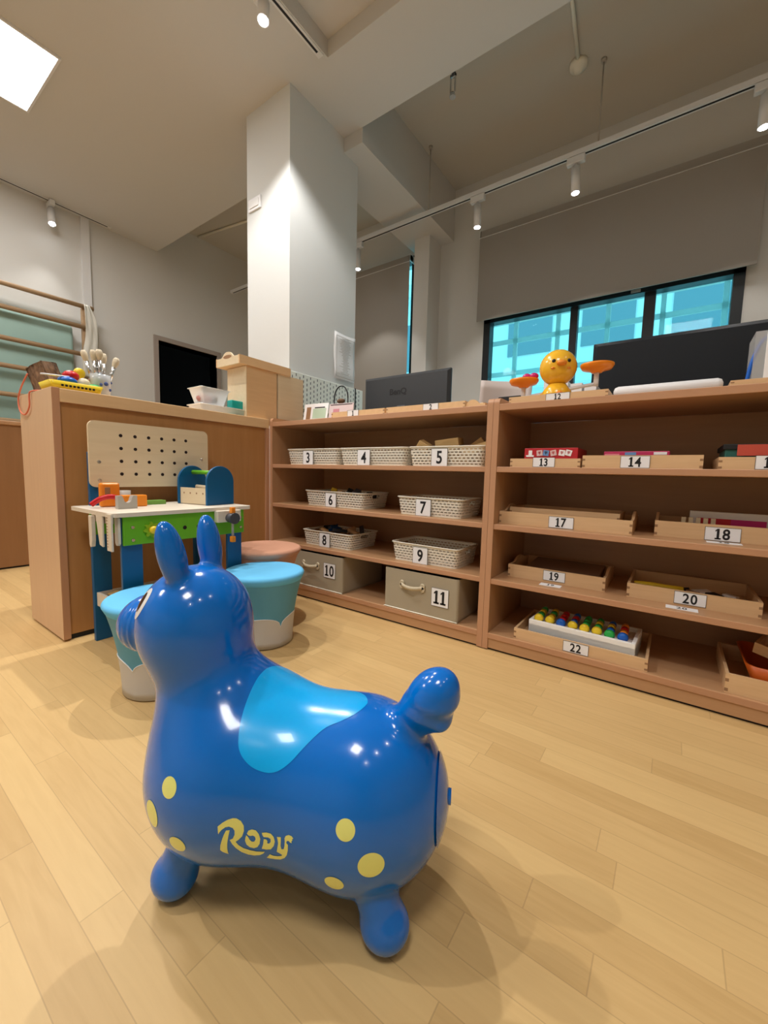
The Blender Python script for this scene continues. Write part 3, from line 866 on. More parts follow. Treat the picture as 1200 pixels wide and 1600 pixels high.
t = thing('puzzle_box', 'dark teal box with a red label at the right edge of the top shelf', 'box', (.24, 1.50, Z1+.006))
bxo('box', m_tealbox, (-.13, .15, -.03, .15, 0, .062), t, r=.002)
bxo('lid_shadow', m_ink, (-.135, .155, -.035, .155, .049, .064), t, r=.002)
bxo('red_label', mat('red_label', (.55, .08, .05), rough=.5), (-.105, -.035, -.0365, -.035, .032, .062), t)
# tray 18
t = thing('picture_box', 'white flat box with colourful print standing in tray 18', 'box', (.20, 1.60, Z2+.006))
bxo('box', m_white_pl, (-.15, .17, 0, .02, 0, .075), t, r=.001)
for x0, x1, c in ((-.13, -.05, (.6, .02, .04)), (-.05, .03, (.6, .02, .2)), (.05, .09, (.3, .4, .05)), (.12, .17, (.12, .03, .2))):
    bxo('print', mat('print_%d' % int(x0*1000+200), c, rough=.5), (x0, x1, -.0012, 0, .03, .055), t)
for i in range(5):
    tag(bxo('domino', m_pale, (.035+.018*i-.006, .035+.018*i+.005, 1.56, 1.575, Z2+.006, Z2+.062)), 'pale wooden tile standing in a row in tray 18', 'tile', 'standing tiles in tray 18')
# tray 19
bm = bmesh.new(); rbox(bm, -.12, .13, -.085, .085, 0, .012, r=.003); o = link('puzzle_board', bm, mat('puzzle_print', (.24, .15, .10), rough=.5)); o.location = (-.315, 1.64, Z3+.032); o.rotation_euler = (.08, 0, 0)
tag(o, 'brown flat puzzle board lying in tray 19', 'puzzle')
# tray 20
bm = bmesh.new()
P_ = smooth_path([(-.06, 0, 0), (-.02, -.006, .004), (.03, .0, .002), (.07, .012, 0)], 6)
tube(bm, P_, .009, 10); o = link('toy_banana', bm, m_yel); o.location = (-.02, 1.575, Z3+.032); tag(o, 'yellow curved toy lying in tray 20', 'toy')
for i, (x, mm, s) in enumerate(((.045, m_ink, .05), (.10, m_card, .05), (.13, m_ink, .035), (.17, m_card, .03), (.075, m_joint, .04))):
    block('small dark or white piece lying in tray 20', (x, 1.60+.02*(i % 2), Z3+.020), (s, .035, .02), (.1, .1*i-.2, .4*i), mm, 'toy_piece', 'small pieces in tray 20', 'toy')
# tray 22 : white box with coloured pegs
t = thing('peg_box', 'white foam box holding eight coloured pegs, on tray 22', 'box', (-.222, 1.46, Z4+.008))
bm = bmesh.new()
w_, d_ = .165, .085
for a in ((-w_, w_, -d_+.08, -d_+.092), (-w_, w_, d_+.068, d_+.08), (-w_, -w_+.012, -.005+.012, .153), (w_-.012, w_, -.005+.012, .153)):
    box(bm, *a, 0, .062)
box(bm, -w_, w_, -.005, .165, 0, .048)
o = link('foam_box', bm, m_foam, t, bevel=.002); 
t.location.z = Z4+.012; t.rotation_euler = (0, 0, R(-3))
cols = dict(y=m_yel, g=m_green, b=m_blue, r=m_red, o=m_orange, t=m_teal)
seq = [('y', 'g', 'y'), ('y', 'y', 'g'), ('b', 'r', 'r'), ('y', 'b', 'r'), ('y', 'g', 'g'), ('y', 'g', 'y'), ('g', 'b', 'y'), ('b', 'o', 'r')]
names_ = dict(y='yellow', g='green', b='blue', r='red', o='orange')
for i, (a, b, c) in enumerate(seq):
    x = -.222-.135+.0375*i
    lab = '%s tipped peg with %s rings, %s in the row in the foam box' % (names_[a], names_[b], ('first', 'second', 'third', 'fourth', 'fifth', 'sixth', 'seventh', 'eighth')[i])
    p = thing('toy_peg', lab, 'peg', (x, 1.475+.002*(i % 2)-.0016*i, Z4+.079), 0, 'coloured pegs in the foam box')
    p.rotation_euler = (R(-86), 0, 0)
    def seg(nm, z0, z1, r0, r1, m):
        bm = bmesh.new(); lathe(bm, [(0, z0), (r0, z0), (max(r0, r1), (z0+z1)/2), (r1, z1), (0, z1)], seg=16); link(nm, bm, m, p)
    seg('knob', -.004, .006, .009, .0155, cols[a]); seg('knob', .006, .014, .0155, .010, cols[a])
    seg('ring', .014, .045, .011, .012, cols[b]); seg('ring', .045, .075, .012, .012, cols[c]); seg('ring', .075, .105, .012, .010, cols[b])
# bottom right tray : orange basket, wood frame, greenery
bm = bmesh.new()
k = [ring(bm, .13, .095, 0, .03), ring(bm, .16, .115, .075, .03), ring(bm, .155, .11, .075, .03), ring(bm, .125, .09, .005, .03)]
loft(bm, k); bm.faces.new(list(reversed(k[0]))); bm.faces.new(k[-1])
o = link('plastic_basket', bm, mat('burnt_orange_plastic', (.55, .10, .01), rough=.4)); o.location = (.36, 1.575, Z4+.006)
tag(o, 'burnt orange basket standing in the tray at the bottom right', 'basket')
bm = bmesh.new()
for k_ in range(6):
    a0, a1 = PI/3*k_+.3, PI/3*(k_+1)+.3
    p0 = Vector((.15*math.cos(a0), .11*math.sin(a0), 0)); p1 = Vector((.15*math.cos(a1), .11*math.sin(a1), 0))
    q0, q1 = p0*.93, p1*.93
    vs = [bm.verts.new(v+Vector((0, 0, z))) for z in (0, .03) for v in (p0, p1, q1, q0)]
    for f in ((3, 2, 1, 0), (4, 5, 6, 7), (0, 1, 5, 4), (2, 3, 7, 6), (1, 2, 6, 5), (3, 0, 4, 7)): bm.faces.new([vs[i] for i in f])
o = link('hexagonal_frame', bm, m_tray); o.location = (.365, 1.575, Z4+.082); o.rotation_euler = (0, R(6), 0)
tag(o, 'six sided wooden frame resting on the orange basket', 'frame')
bm = bmesh.new()
for i in range(46):
    a = random.uniform(0, 6.28); r_ = random.uniform(0, .1); l_ = random.uniform(.02, .04)
    M = Matrix.Translation((r_*math.cos(a), .8*r_*math.sin(a), random.uniform(.0, .035))) @ Matrix.Rotation(random.uniform(0, 6.28), 4, 'Z') @ Matrix.Rotation(random.uniform(-.8, .8), 4, 'X')
    prism(bm, [(-l_*.5, 0), (-l_*.2, l_*.18), (l_*.3, l_*.12), (l_*.5, 0), (l_*.3, -l_*.12), (-l_*.2, -l_*.18)], M, .001, mi=0 if i % 5 else 1)
o = link('artificial_leaves', bm, [mat('dark_leaf', (.012, .05, .03), rough=.5), m_green]); o.location = (.36, 1.575, Z4+.07); o['kind'] = 'stuff'
tag(o, 'dark green artificial leaves heaped in the orange basket', 'leaves')

# ------------------------------------------------------------------ stools
def stool(label, x, y, top, side, r1, r2, h, cloud=True, rz=0):
    t = thing('padded_stool', label, 'stool', (x, y, 0), rz, 'round padded stools')
    n = 96
    def rad(z):
        u = z/h
        return r2 + (r1-r2)*(u**2.0)
    def cz(a):   # scalloped cloud line
        k = (a/(2*PI)*5) % 1
        return h*.29+h*.14*math.sqrt(max(0, 1-(2*k-1)**2))**.9
    hs = h-.03
    bm = bmesh.new(); lo, up = [], []
    K = 14
    for i in range(n):
        a = 2*PI*i/n; zc = cz(a) if cloud else h*.3
        lo.append([bm.verts.new(((rad(z)+(.0012 if cloud else 0))*math.cos(a), (rad(z)+(.0012 if cloud else 0))*math.sin(a), z)) for z in [.004+(zc-.004)*k/5 for k in range(6)]])
    for i in range(n):
        j = (i+1) % n
        for k in range(5):
            f = bm.faces.new((lo[i][k], lo[j][k], lo[j][k+1], lo[i][k+1])); f.smooth = True
    bm.faces.new([lo[i][0] for i in reversed(range(n))])
    link('cloud_band' if cloud else 'lower_band', bm, m_felt_w if cloud else side, t)
    bm = bmesh.new()
    lathe(bm, [(rad(z), z) for z in [.006+(hs-.006)*k/K for k in range(K+1)]], seg=n); link('side_cover', bm, side, t)
    if cloud:
        bm = bmesh.new(); tube(bm, [((rad(cz(a))+.001)*math.cos(a), (rad(cz(a))+.001)*math.sin(a), cz(a)) for a in [2*PI*i/n for i in range(n)]], .0015, 6, closed=True)
        link('seam_trim', bm, m_white, t)
    bm = bmesh.new(); e = .014; prof = [(rad(hs), hs-.002), (rad(hs)+.0012, hs)]
    for k in range(7):
        a = PI/2*k/6; prof.append((r1-e+e*math.cos(a), h-e+e*math.sin(a)))
    prof += [(r1*.6, h+.0015), (0, h+.002)]
    lathe(bm, prof, seg=n); link('seat_pad', bm, top, t)
    bm = bmesh.new(); lathe(bm, [(0, 0), (r2-.008, 0), (r2-.008, .006)], seg=48); link('foot_ring', bm, m_ink, t)
    return t
stool('round sky blue stool with a white cloud band, behind the neck of the blue hopper', -1.239, .966, m_felt, m_felt_side, .149, .105, .276, rz=R(-7))
stool('round sky blue stool with a white cloud band, behind the nose of the blue hopper', -1.212, .573, m_felt, m_felt_side, .149, .105, .276, rz=R(4))
stool('round peach pink stool between the workbench and the shelves', -1.462, 1.14, m_peach, m_peach, .162, .095, .314, cloud=False)

# ------------------------------------------------------------------ toy workbench
t = thing('toy_workbench', 'wooden toy workbench with a holed back board, green apron and blue legs', 'toy workbench', (-1.55, .76, 0))
ox, oy = -1.55, .76
def L_(x0, x1, y0, y1, z0, z1): return (x0-ox, x1-ox, y0-oy, y1-oy, z0, z1)
# pegboard
def rrect(w_, h_, r, n=6):
    out = []
    for cx, cy, a0 in ((w_/2-r, h_/2-r, 0), (-w_/2+r, h_/2-r, PI/2), (-w_/2+r, -h_/2+r, PI), (w_/2-r, -h_/2+r, 3*PI/2)):
        for k in range(n+1):
            a = a0+PI/2*k/n; out.append((cx+r*math.cos(a), cy+r*math.sin(a)))
    return out
MX = lambda x, y, z: Matrix(((0, 0, 1, x-ox), (1, 0, 0, y-oy), (0, 1, 0, z), (0, 0, 0, 1)))   # faces +X
bm = bmesh.new(); prism(bm, rrect(.45, .238, .022), MX(-1.702, .790, .693), .012); pb = link('back_board', bm, m_pale, t)
for r_ in range(4):
    for c in range(6):
        y = .668+.0496*c; z = .765-.0475*r_
        bm = bmesh.new(); cyl(bm, (-1.6899-ox, y-oy, z), (-1.6893-ox, y-oy, z), .0062, seg=16)
        link('peg_hole', bm, m_hole, pb)
for y, z in ((.595, .665), (.595, .598), (.985, .69), (.985, .628)):
    bm = bmesh.new(); cyl(bm, (-1.690-ox, y-oy, z), (-1.687-ox, y-oy, z), .0065, .005, seg=14); link('screw', bm, m_screw, pb)
for y in (.567, .955): bxo('upright', m_bench_blue, L_(-1.722, -1.703, y, y+.06, 0, .70), t, bevel=.002)
bm = bmesh.new(); prism(bm, [(x, y) for x, y in rrect(.502, .352, .02)], Matrix(((0, 1, 0, -1.550-ox), (1, 0, 0, .762-oy), (0, 0, -1, .507), (0, 0, 0, 1))), .013)
bmesh.ops.recalc_face_normals(bm, faces=bm.faces); link('bench_top', bm, m_top, t)
ap = bxo('apron', m_bench_green, L_(-1.395, -1.383, .545, .98, .402, .494), t, r=.002)
bxo('apron', m_bench_green, L_(-1.701, -1.689, .56, .98, .402, .494), t)
for y in (.543, .915): bxo('leg', m_bench_blue, L_(-1.409, -1.395, y, y+.062, 0, .494), t, bevel=.002)
for y, z in ((.572, .459), (.572, .418), (.965, .463), (.965, .424)):
    bm = bmesh.new(); cyl(bm, (-1.383-ox, y-oy, z), (-1.380-ox, y-oy, z), .006, .0045, seg=14); link('screw', bm, m_screw, ap)
bm = bmesh.new()
for y in (.74, .79): cyl(bm, (-1.3832-ox, y-oy, .443), (-1.3826-ox, y-oy, .443), .007, seg=14)
link('drilled_holes', bm, m_hole, ap)
bm = bmesh.new()
pl = []
for k in range(32):
    r_ = .026 if k % 4 in (0, 1) else .019
    pl.append((r_*math.cos(2*PI*k/32), r_*math.sin(2*PI*k/32)))
prism(bm, pl, MX(-1.383, .628, .447), .008); link('gear', bm, mat('lime_paint', (.28, .50, .02), rough=.35), t)
bm = bmesh.new(); lathe(bm, [(0, 0), (.013, 0), (.013, .012), (.008, .018), (0, .018)], MX(-1.375, .628, .447), seg=20); link('gear_knob', bm, m_yel, t)
vs_ = bxo('vice_jaw', m_top, L_(-1.381, -1.355, .850, .948, .452, .496), t, r=.003)
bm = bmesh.new(); cyl(bm, (-1.355-ox, .897-oy, .468), (-1.318-ox, .897-oy, .468), .017, .021, seg=20); link('vice_knob', bm, m_dgrey, vs_)
bm = bmesh.new(); cyl(bm, (-1.335-ox, .897-oy, .50), (-1.335-ox, .897-oy, .395), .0045, seg=10); link('vice_rod', bm, m_greyp, vs_)
for z in (.497, .388): bxo('rod_end', m_orange, L_(-1.343, -1.327, .889, .905, z-.010, z+.012), vs_, r=.002)
# lower bin
bn = bxo('lower_bin', m_top, L_(-1.71, -1.702, .575, .965, .135, .185), t)
for d in ((-1.42, -1.412, .575, .965, .135, .185), (-1.702, -1.42, .575, .583, .135, .185), (-1.702, -1.42, .957, .965, .135, .185), (-1.702, -1.42, .583, .957, .135, .142)):
    bxo('bin_board', m_top, L_(*d), bn)
# side rack with hanging tools (each its own thing)
bxo('side_rack', m_top, L_(-1.56, -1.42, .521, .533, .470, .494), t)
def piece(name, label, poly, x, y, z, th, m, M=None, cat='toy tool', grp=None):
    bm = bmesh.new(); prism(bm, poly, M or Matrix(((1, 0, 0, 0), (0, 0, -1, 0), (0, 1, 0, 0), (0, 0, 0, 1))), th)
    bmesh.ops.recalc_face_normals(bm, faces=bm.faces)
    o = link(name, bm, m, bevel=.0015); o.location = (x, y, z); return tag(o, label, cat, grp)
o = thing('toy_ruler', 'pale wooden ruler with tick marks hanging from the left side of the workbench', 'ruler', (-1.392, .512, .39))
bxo('blade', m_top, (-.017, .017, -.004, .002, 0, .115), o, r=.001)
bm = bmesh.new()
for k in range(11): box(bm, -.016, -.006, -.0046, -.004, .012+.009*k, .014+.009*k)
link('tick_marks', bm, m_joint, o)
piece('toy_screwdriver', 'rounded wooden tool shaft hanging leftmost under the workbench top', [(-.012, .09), (.013, .09), (.012, .01), (.006, -.012), (-.004, -.014), (-.010, -.005)], -1.530, .517, .40, .012, m_top)
piece('toy_saw', 'wooden saw blade hanging between the ruler and the rounded shaft', [(-.03, .09), (.02, .09), (.02, -.01), (-.005, -.005)], -1.470, .517, .405, .006, m_top)
piece('toy_chisel', 'wooden tool blade hanging right of the ruler', [(-.014, .075), (.012, .075), (.012, -.005), (.004, -.012), (-.008, -.012), (-.014, -.004)], -1.400, .540, .415, .008, m_top)
# things on the bench top
ZB = .507
o = thing('toy_drill', 'orange toy tool with an oval grip standing at the back left of the workbench top', 'toy tool', (-1.63, .60, ZB))
bm = bmesh.new(); rbox(bm, -.012, .014, -.030, .032, 0, .085, r=.008, seg=3); link('handle', bm, m_orange, o)
bm = bmesh.new(); rbox(bm, .010, .0148, -.018, .0, .035, .07, r=.002, seg=2); link('grip_opening', bm, m_joint, o)
bm = bmesh.new()
tube(bm, smooth_path([(-1.60, .535, ZB+.012), (-1.585, .56, ZB+.033), (-1.58, .595, ZB+.038), (-1.585, .63, ZB+.02)], 6), .009, 10)
tag(link('toy_wrench', bm, m_red), 'red curved toy tool at the front left of the workbench top', 'toy tool')
o = thing('toy_spanner_block', 'grey wooden clamp piece with a notch on the workbench top', 'toy tool', (-1.52, .612, ZB))
bm = bmesh.new()
pl = [(-.03, 0), (.03, 0), (.03, .045), (.017, .045)] + [(.012*math.cos(a), .033-.012*math.sin(a)) for a in [PI*k/8 for k in range(9)]] + [(-.017, .045), (-.03, .045)]
prism(bm, pl, Matrix(((0, 0, 1, -.012), (1, 0, 0, 0), (0, 1, 0, 0), (0, 0, 0, 1))), .022); link('clamp', bm, m_greyp, o)
tag(bxo('toy_block', m_orange, (-1.61, -1.575, .625, .705, ZB, ZB+.042), r=.004), 'orange block behind the grey clamp piece on the workbench', 'block')
bm = bmesh.new(); cyl(bm, (-1.66, .66, ZB), (-1.66, .66, ZB+.055), .022, seg=20); tag(link('toy_cylinder', bm, m_greyp), 'grey round piece behind the orange block on the workbench', 'toy tool')
tag(bxo('toy_plank', mat('olive_paint', (.16, .33, .06), rough=.4), (-1.67, -1.63, .72, .80, ZB, ZB+.016), r=.003), 'green flat plank lying behind the orange block on the workbench', 'block')
# tool caddy
o = thing('toy_toolbox', 'toy tool caddy with blue round-topped ends and a green grip, on the workbench', 'toy toolbox', (-1.565, .929, ZB), R(-80.6))
for y in (-.086, .076):
    bm = bmesh.new(); hw, hh = .067, .155
    pl = [(-hw, 0), (hw, 0)] + [(hw*math.cos(PI*k/16), hh-.062+.062*math.sin(PI*k/16)) for k in range(17)]
    prism(bm, pl, Matrix(((1, 0, 0, 0), (0, 0, 1, y), (0, 1, 0, 0), (0, 0, 0, 1))), .010)
    bmesh.ops.recalc_face_normals(bm, faces=bm.faces)
    e_ = link('end_board', bm, m_bench_blue, o, bevel=.0015)
for x in (-.06, .053):
    fb = bxo('side_board', m_pale, (x, x+.007, -.076, .076, .002, .066), o)
    if x > 0:
        bm = bmesh.new()
        for k in range(4): cyl(bm, (x+.007, -.054+.036*k, .045), (x+.0076, -.054+.036*k, .045), .0035, seg=12)
        link('drilled_holes', bm, m_joint, fb)
bxo('bottom_board', m_pale, (-.053, .053, -.076, .076, .002, .009), o)
bm = bmesh.new(); cyl(bm, (0, -.076, .128), (0, .076, .128), .0085, seg=16); link('grip', bm, m_bench_green, o)
bm = bmesh.new(); cyl(bm, (-1.60, .91, ZB+.070), (-1.52, .925, ZB+.066), .008, .008, seg=12)
tag(link('toy_mallet_handle', bm, m_pale), 'pale wooden stick lying in the toy tool caddy', 'toy tool')
for i in range(5):
    block('brown wooden piece in the lower bin of the workbench', (-1.66+.05*i, .62+.05*i, .170), (.05, .035, .025), (.2, .3*i, .8*i), m_joint if i % 2 else m_block, 'toy_piece', 'pieces in the lower bin', 'toy')

# ------------------------------------------------------------------ on top of the peninsula
CT = .9205
def wbox(name, label, dims, m, cat='box', **k): return tag(bxo(name, m, dims, **k), label, cat)
t = thing('yellow_basket', 'low yellow slotted tray of plastic toys at the cabinet corner', 'tray', (-1.86, .575, CT))
bm = bmesh.new(); k = [ring(bm, .06, .075, 0, .012), ring(bm, .068, .083, .028, .012), ring(bm, .065, .08, .028, .012), ring(bm, .057, .072, .003, .012)]
loft(bm, k); bm.faces.new(list(reversed(k[0]))); bm.faces.new(k[-1]); link('shell', bm, m_yel, t)
bm = bmesh.new()
for i in range(9): box(bm, .0645, .0665, -.05+.012*i, -.043+.012*i, .010, .017)
link('slots', bm, m_ink, t)
def blob(label, x, y, z, r, m, s=(1, 1, 1), name='toy_ball', cat='toy'):
    bm = bmesh.new(); ball(bm, (0, 0, 0), r, 20, sc3=s); o = link(name, bm, m); o.location = (x, y, z); return tag(o, label, cat)
blob('red plastic toy in the yellow tray', -1.86, .575, CT+.062, .024, m_red, (1, 1.1, .8))
blob('yellow round toy on top of the red toy', -1.89, .612, CT+.083, .020, m_yel, (.6, 1, 1))
blob('blue plastic toy in the yellow tray', -1.83, .555, CT+.037, .022, m_blue, (1, 1.4, .7))
blob('clear glass like ball in the yellow tray', -1.85, .612, CT+.038, .022, m_clear)
blob('green toy at the right of the yellow tray', -1.84, .640, CT+.028, .016, m_green, (1, 1.5, .8))
blob('brown toy between the yellow tray and the brush pot', -1.90, .655, CT+.055, .018, m_joint)
bm = bmesh.new(); cyl(bm, (-1.80, .47, CT+.042), (-1.83, .56, CT+.052), .003, seg=8); tag(link('toy_stick', bm, m_white_pl), 'white thin stick leaning out of the yellow tray', 'stick')
# brown rough block and coral string
bm = bmesh.new(); rbox(bm, -.045, .045, -.03, .03, -.055, .055, r=.006, seg=2); bmesh.ops.subdivide_edges(bm, edges=bm.edges, cuts=3, use_grid_fill=True)
for v in bm.verts: v.co += Vector((random.uniform(-1, 1), random.uniform(-1, 1), random.uniform(-1, 1)))*.003
o = link('bark_block', bm, m_bark); o.location = (-2.045, .55, CT+.066); o.rotation_euler = (.12, -.28, .3)
tag(o, 'rough dark brown bark block tilted at the cabinet corner', 'wood block')
bm = bmesh.new(); tube(bm, smooth_path([(-2.070, .50, 1.00), (-2.105, .487, .95), (-2.140, .484, .905), (-2.118, .483, .858), (-2.055, .483, .842), (-2.005, .484, .868), (-2.000, .484, .905), (-1.990, .486, .922), (-1.95, .50, .925), (-1.93, .53, .925)], 8), .0028, 8)
tag(link('cord_loop', bm, m_coral), 'coral string hanging in a loop over the cabinet end', 'string')
# brush pot
t = thing('brush_pot', 'clear pot with blue and red spots holding paint brushes', 'pot', (-1.87, .675, CT))
bm = bmesh.new(); lathe(bm, [(0, 0), (.032, 0), (.034, .06), (.036, .085), (.034, .085), (.031, .004), (0, .004)], seg=28); link('cup', bm, mat('glassy_plastic', (.75, .8, .85), rough=.15, trans=.4, alpha=.8), t)
bm = bmesh.new()
for a, z, s in ((.2, .05, .008), (.7, .03, .006), (-.3, .045, .006), (-.7, .03, .007), (1.1, .06, .005)):
    ball(bm, (.034*math.cos(a), .034*math.sin(a), z), s, 10, sc3=(.3, 1, 1))
link('painted_spots', bm, mat('navy_spot', (.06, .1, .3), rough=.5), t)
for i, (dx, dy, ln, hr) in enumerate(((-.03, -.045, .15, .011), (.0, -.022, .15, .010), (.01, -.004, .155, .013), (-.02, .02, .148, .010), (.01, .055, .140, .012))):
    b_ = thing('paint_brush', 'fat bristle brush, %s from the left in the pot' % ('first', 'second', 'third', 'fourth', 'fifth')[i], 'brush', (-1.87, .675, CT+.02), 0, 'brushes in the pot')
    d = Vector((dx*.5, dy*.8, ln)).normalized(); s0 = Vector((dx*.25, dy*.25, 0))
    bm = bmesh.new(); cyl(bm, s0, s0+d*(ln*.35), .004, seg=8); link('handle', bm, m_ink if i != 4 else m_pinkbox, b_)
    bm = bmesh.new(); cyl(bm, s0+d*ln*.35, s0+d*ln*.78, .006, .008, seg=12); link('ferrule', bm, m_screw, b_)
    bm = bmesh.new(); M = Matrix.Translation(s0+d*ln*.78) @ d.to_track_quat('Z', 'Y').to_matrix().to_4x4()
    lathe(bm, [(.007, 0), (hr, .018), (hr, .032), (hr*.6, .041), (0, .042)], M, seg=16); link('bristles', bm, m_bristle, b_)
o = wbox('paper_stack', 'few thin papers lying flat right of the brush pot', (-1.93, -1.83, .74, .86, CT, CT+.007), m_card); o.rotation_euler = (0, 0, 0)
# translucent tubs
def tub(name, label, x, y, z, hx, hy, h, m, fl=.008):
    t = thing(name, label, 'tub', (x, y, z), 0, 'frosted plastic tubs')
    bm = bmesh.new(); k = [ring(bm, hx-fl, hy-fl, 0, .01), ring(bm, hx, hy, h, .01), ring(bm, hx+.004, hy+.004, h, .01), ring(bm, hx+.004, hy+.004, h-.004, .01), ring(bm, hx-.002, hy-.002, h-.004, .01), ring(bm, hx-fl-.002, hy-fl-.002, .002, .01)]
    loft(bm, k); bm.faces.new(list(reversed(k[0]))); bm.faces.new(k[-1]); link('tub_wall', bm, m, t); return t
tub('plastic_tub', 'wide shallow frosted tub on the cabinet beside the wooden box', -1.875, 1.20, CT, .06, .14, .035, m_clear)
tub('plastic_tub', 'deeper frosted tub of pink things stacked on the shallow tub', -1.885, 1.145, CT+.037, .06, .075, .078, m_clear, .02)
blob('pinkish soft toy inside the deeper frosted tub', -1.875, 1.115, CT+.065, .026, mat('dusty_pink', (.45, .22, .2), rough=.7), (1, 1.6, .8))
blob('dark ball inside the deeper frosted tub', -1.86, 1.155, CT+.068, .018, m_dgrey)
wbox('soap_box', 'teal plastic box lying in the shallow frosted tub', (-1.875, -1.83, 1.232, 1.302, CT+.006, CT+.078), m_teal, r=.006, smooth=True)
# wooden boxes and carrying tray
t = thing('wooden_box', 'tall pale wooden box at the inner corner on the cabinet', 'box', (-1.80, 1.30, CT))
bxo('front_panel', m_light, (-.16, 0, 0, .19, 0, .255), t); bxo('side_panel', m_pale, (-.161, -.001, -.004, 0, 0, .253), t)
t = thing('wooden_box', 'pale wooden box standing right of the tall box, on the shelf corner', 'box', (-1.80, 1.499, ZT))
bxo('panel', m_pale, (-.13, .0, 0, .185, 0, .272), t)
t = thing('carrying_tray', 'wooden carrying tray with arched ends lying across the tall box', 'tray', (-1.89, 1.415, CT+.256))
for x in (-.10, .092): bxo('long_board', m_light, (x, x+.009, -.165, .165, 0, .042), t)
for y in (-.165, .157):
    bm = bmesh.new(); prism(bm, arch(.184, .040, .066), Matrix(((1, 0, 0, 0), (0, 0, 1, y), (0, 1, 0, 0), (0, 0, 0, 1))), .008)
    bmesh.ops.recalc_face_normals(bm, faces=bm.faces); e_ = link('end_board', bm, m_pale, t)
    bm = bmesh.new(); prism(bm, [(.035*math.cos(a), .042+.009*math.sin(a)) for a in [2*PI*k/20 for k in range(20)]], Matrix(((1, 0, 0, 0), (0, 0, 1, y-.0006), (0, 1, 0, 0), (0, 0, 0, 1))), .0092); bmesh.ops.recalc_face_normals(bm, faces=bm.faces); link('hand_slot', bm, m_joint, e_)
bxo('base', m_light, (-.091, .092, -.157, .157, 0, .005), t)

# ------------------------------------------------------------------ desk zone behind the shelves
t = thing('office_desk', 'pale desk hidden behind the shelf units, under the monitors', 'desk', (-.7, 2.2, 0))
bxo('desk_top', m_white_pl, (-1.2, 1.5, -.33, .35, .71, .74), t)
for x in (-1.18, .1, 1.46):
    for y in (-.3, .3): bxo('leg', m_greyp, (x-.02, x+.02, y-.02, y+.02, 0, .71), t)

def monitor(label, xl, xr, zt, zb, y, rz, brand=None):
    w_ = (xr-xl)/2; h_ = zt-zb
    t = thing('computer_monitor', label, 'monitor', ((xl+xr)/2, y, .74), rz, 'black monitors on the desk')
    z0 = zb-.74
    bm = bmesh.new()
    k = [ring(bm, w_, .004, 0, .003, 3)]
    bm.free(); bm = bmesh.new()
    # back shell: bevelled slab, thicker in the centre
    def q(hx, z_0, z_1, y_): return [bm.verts.new((x, y_, z)) for x, z in ((-hx, z_0), (hx, z_0), (hx, z_1), (-hx, z_1))]
    A = q(w_-.018, z0+.016, z0+h_-.016, -.022); B = q(w_, z0, z0+h_, -.006); D = q(w_, z0, z0+h_, .006)
    bm.faces.new(A)
    for a, b in ((A, B), (B, D)):
        for i in range(4):
            j = (i+1) % 4; bm.faces.new((b[i], b[j], a[j], a[i]))
    bm.faces.new(list(reversed(D)))
    bmesh.ops.recalc_face_normals(bm, faces=bm.faces)
    sh = link('back_shell', bm, mat('charcoal_shell', (.034, .037, .042), rough=.45) if brand else m_mon, t, bevel=.004)
    bxo('screen', m_ink, (-w_+.008, w_-.008, .006, .0075, z0+.014, z0+h_-.008), t)
    bxo('stand_column', m_dgrey, (-.03, .03, -.05, -.022, .012, z0+h_*.45), t, r=.004)
    bxo('stand_foot', m_dgrey, (-.12, .12, -.11, .09, 0, .012), t, r=.004)
    if brand:
        bz = z0+h_*.70
        text_obj('brand_lettering', brand, .048, m_ink, sh, front_M(.0-.04, -.0232, bz), bold=.0016, sx=1.1)
    return t
monitor('black monitor seen from behind above trays 1 and 2', -1.661, -1.052, 1.247, .90, 2.10, 0, 'BenQ')
monitor('large black monitor seen from behind at the right, in front of the window', -.342, .42, 1.257, .85, 2.10, 0)
bm = bmesh.new()
for r_ in range(1): box(bm, -1.985, -1.970, 1.66, 2.45, .76, 1.268)
t = thing('pegboard', 'white slotted pegboard leaning on the pillar behind the boxes', 'pegboard', (0, 0, 0))
m_peg = mat('white_green_board', (.80, .84, .78), rough=.5)
link('board', bm, m_peg, t, bevel=.004)
bm = bmesh.new()
for i in range(24):
    for j in range(13):
        y = 1.69+.031*i; z = 1.235-.031*j+(.0155 if i % 2 else 0)
        if z > 1.252: continue
        box(bm, -1.9702, -1.9692, y-.0028, y+.0028, z-.008, z+.008)
link('slots', bm, m_dgrey, t)
bm = bmesh.new(); box(bm, -1.9695, -1.967, 2.355, 2.365, .76, 1.27); link('elastic_band', bm, m_ink, t)
bm = bmesh.new(); box(bm, -1.969, -1.94, 1.70, 2.1, 1.03, 1.045); link('ledge', bm, mat('khaki_strip', (.35, .32, .2), rough=.6), t)
# papers at the desk
def paper_lines(parent, M, w_, h_, n, m=m_greyp):
    bm = bmesh.new()
    for i in range(n):
        z = h_/2-.03-i*(h_-.05)/n; l_ = random.uniform(.3, .9)*w_*.4
        prism(bm, [(-l_, z), (l_*.8, z), (l_*.8, z+.0025), (-l_, z+.0025)], M, .0003)
    link('text_lines', bm, m, parent)
t = thing('notice_sheet', 'printed white sheet pinned to the right edge of the pillar', 'paper', (-1.986, 2.25, 1.465))
bm = bmesh.new(); n = 10
A = []
for i in range(n+1):
    u = i/n; y = -.108+.216*u; dx = .003+.012*math.sin(u*PI)*.6+.004*u
    A.append([bm.verts.new((dx+.004*math.sin(k*1.3), y, -.158+.316*k/6-.01*math.sin(PI*u)*(k/6))) for k in range(7)])
for i in range(n):
    for k in range(6):
        f = bm.faces.new((A[i][k], A[i+1][k], A[i+1][k+1], A[i][k+1])); f.smooth = True
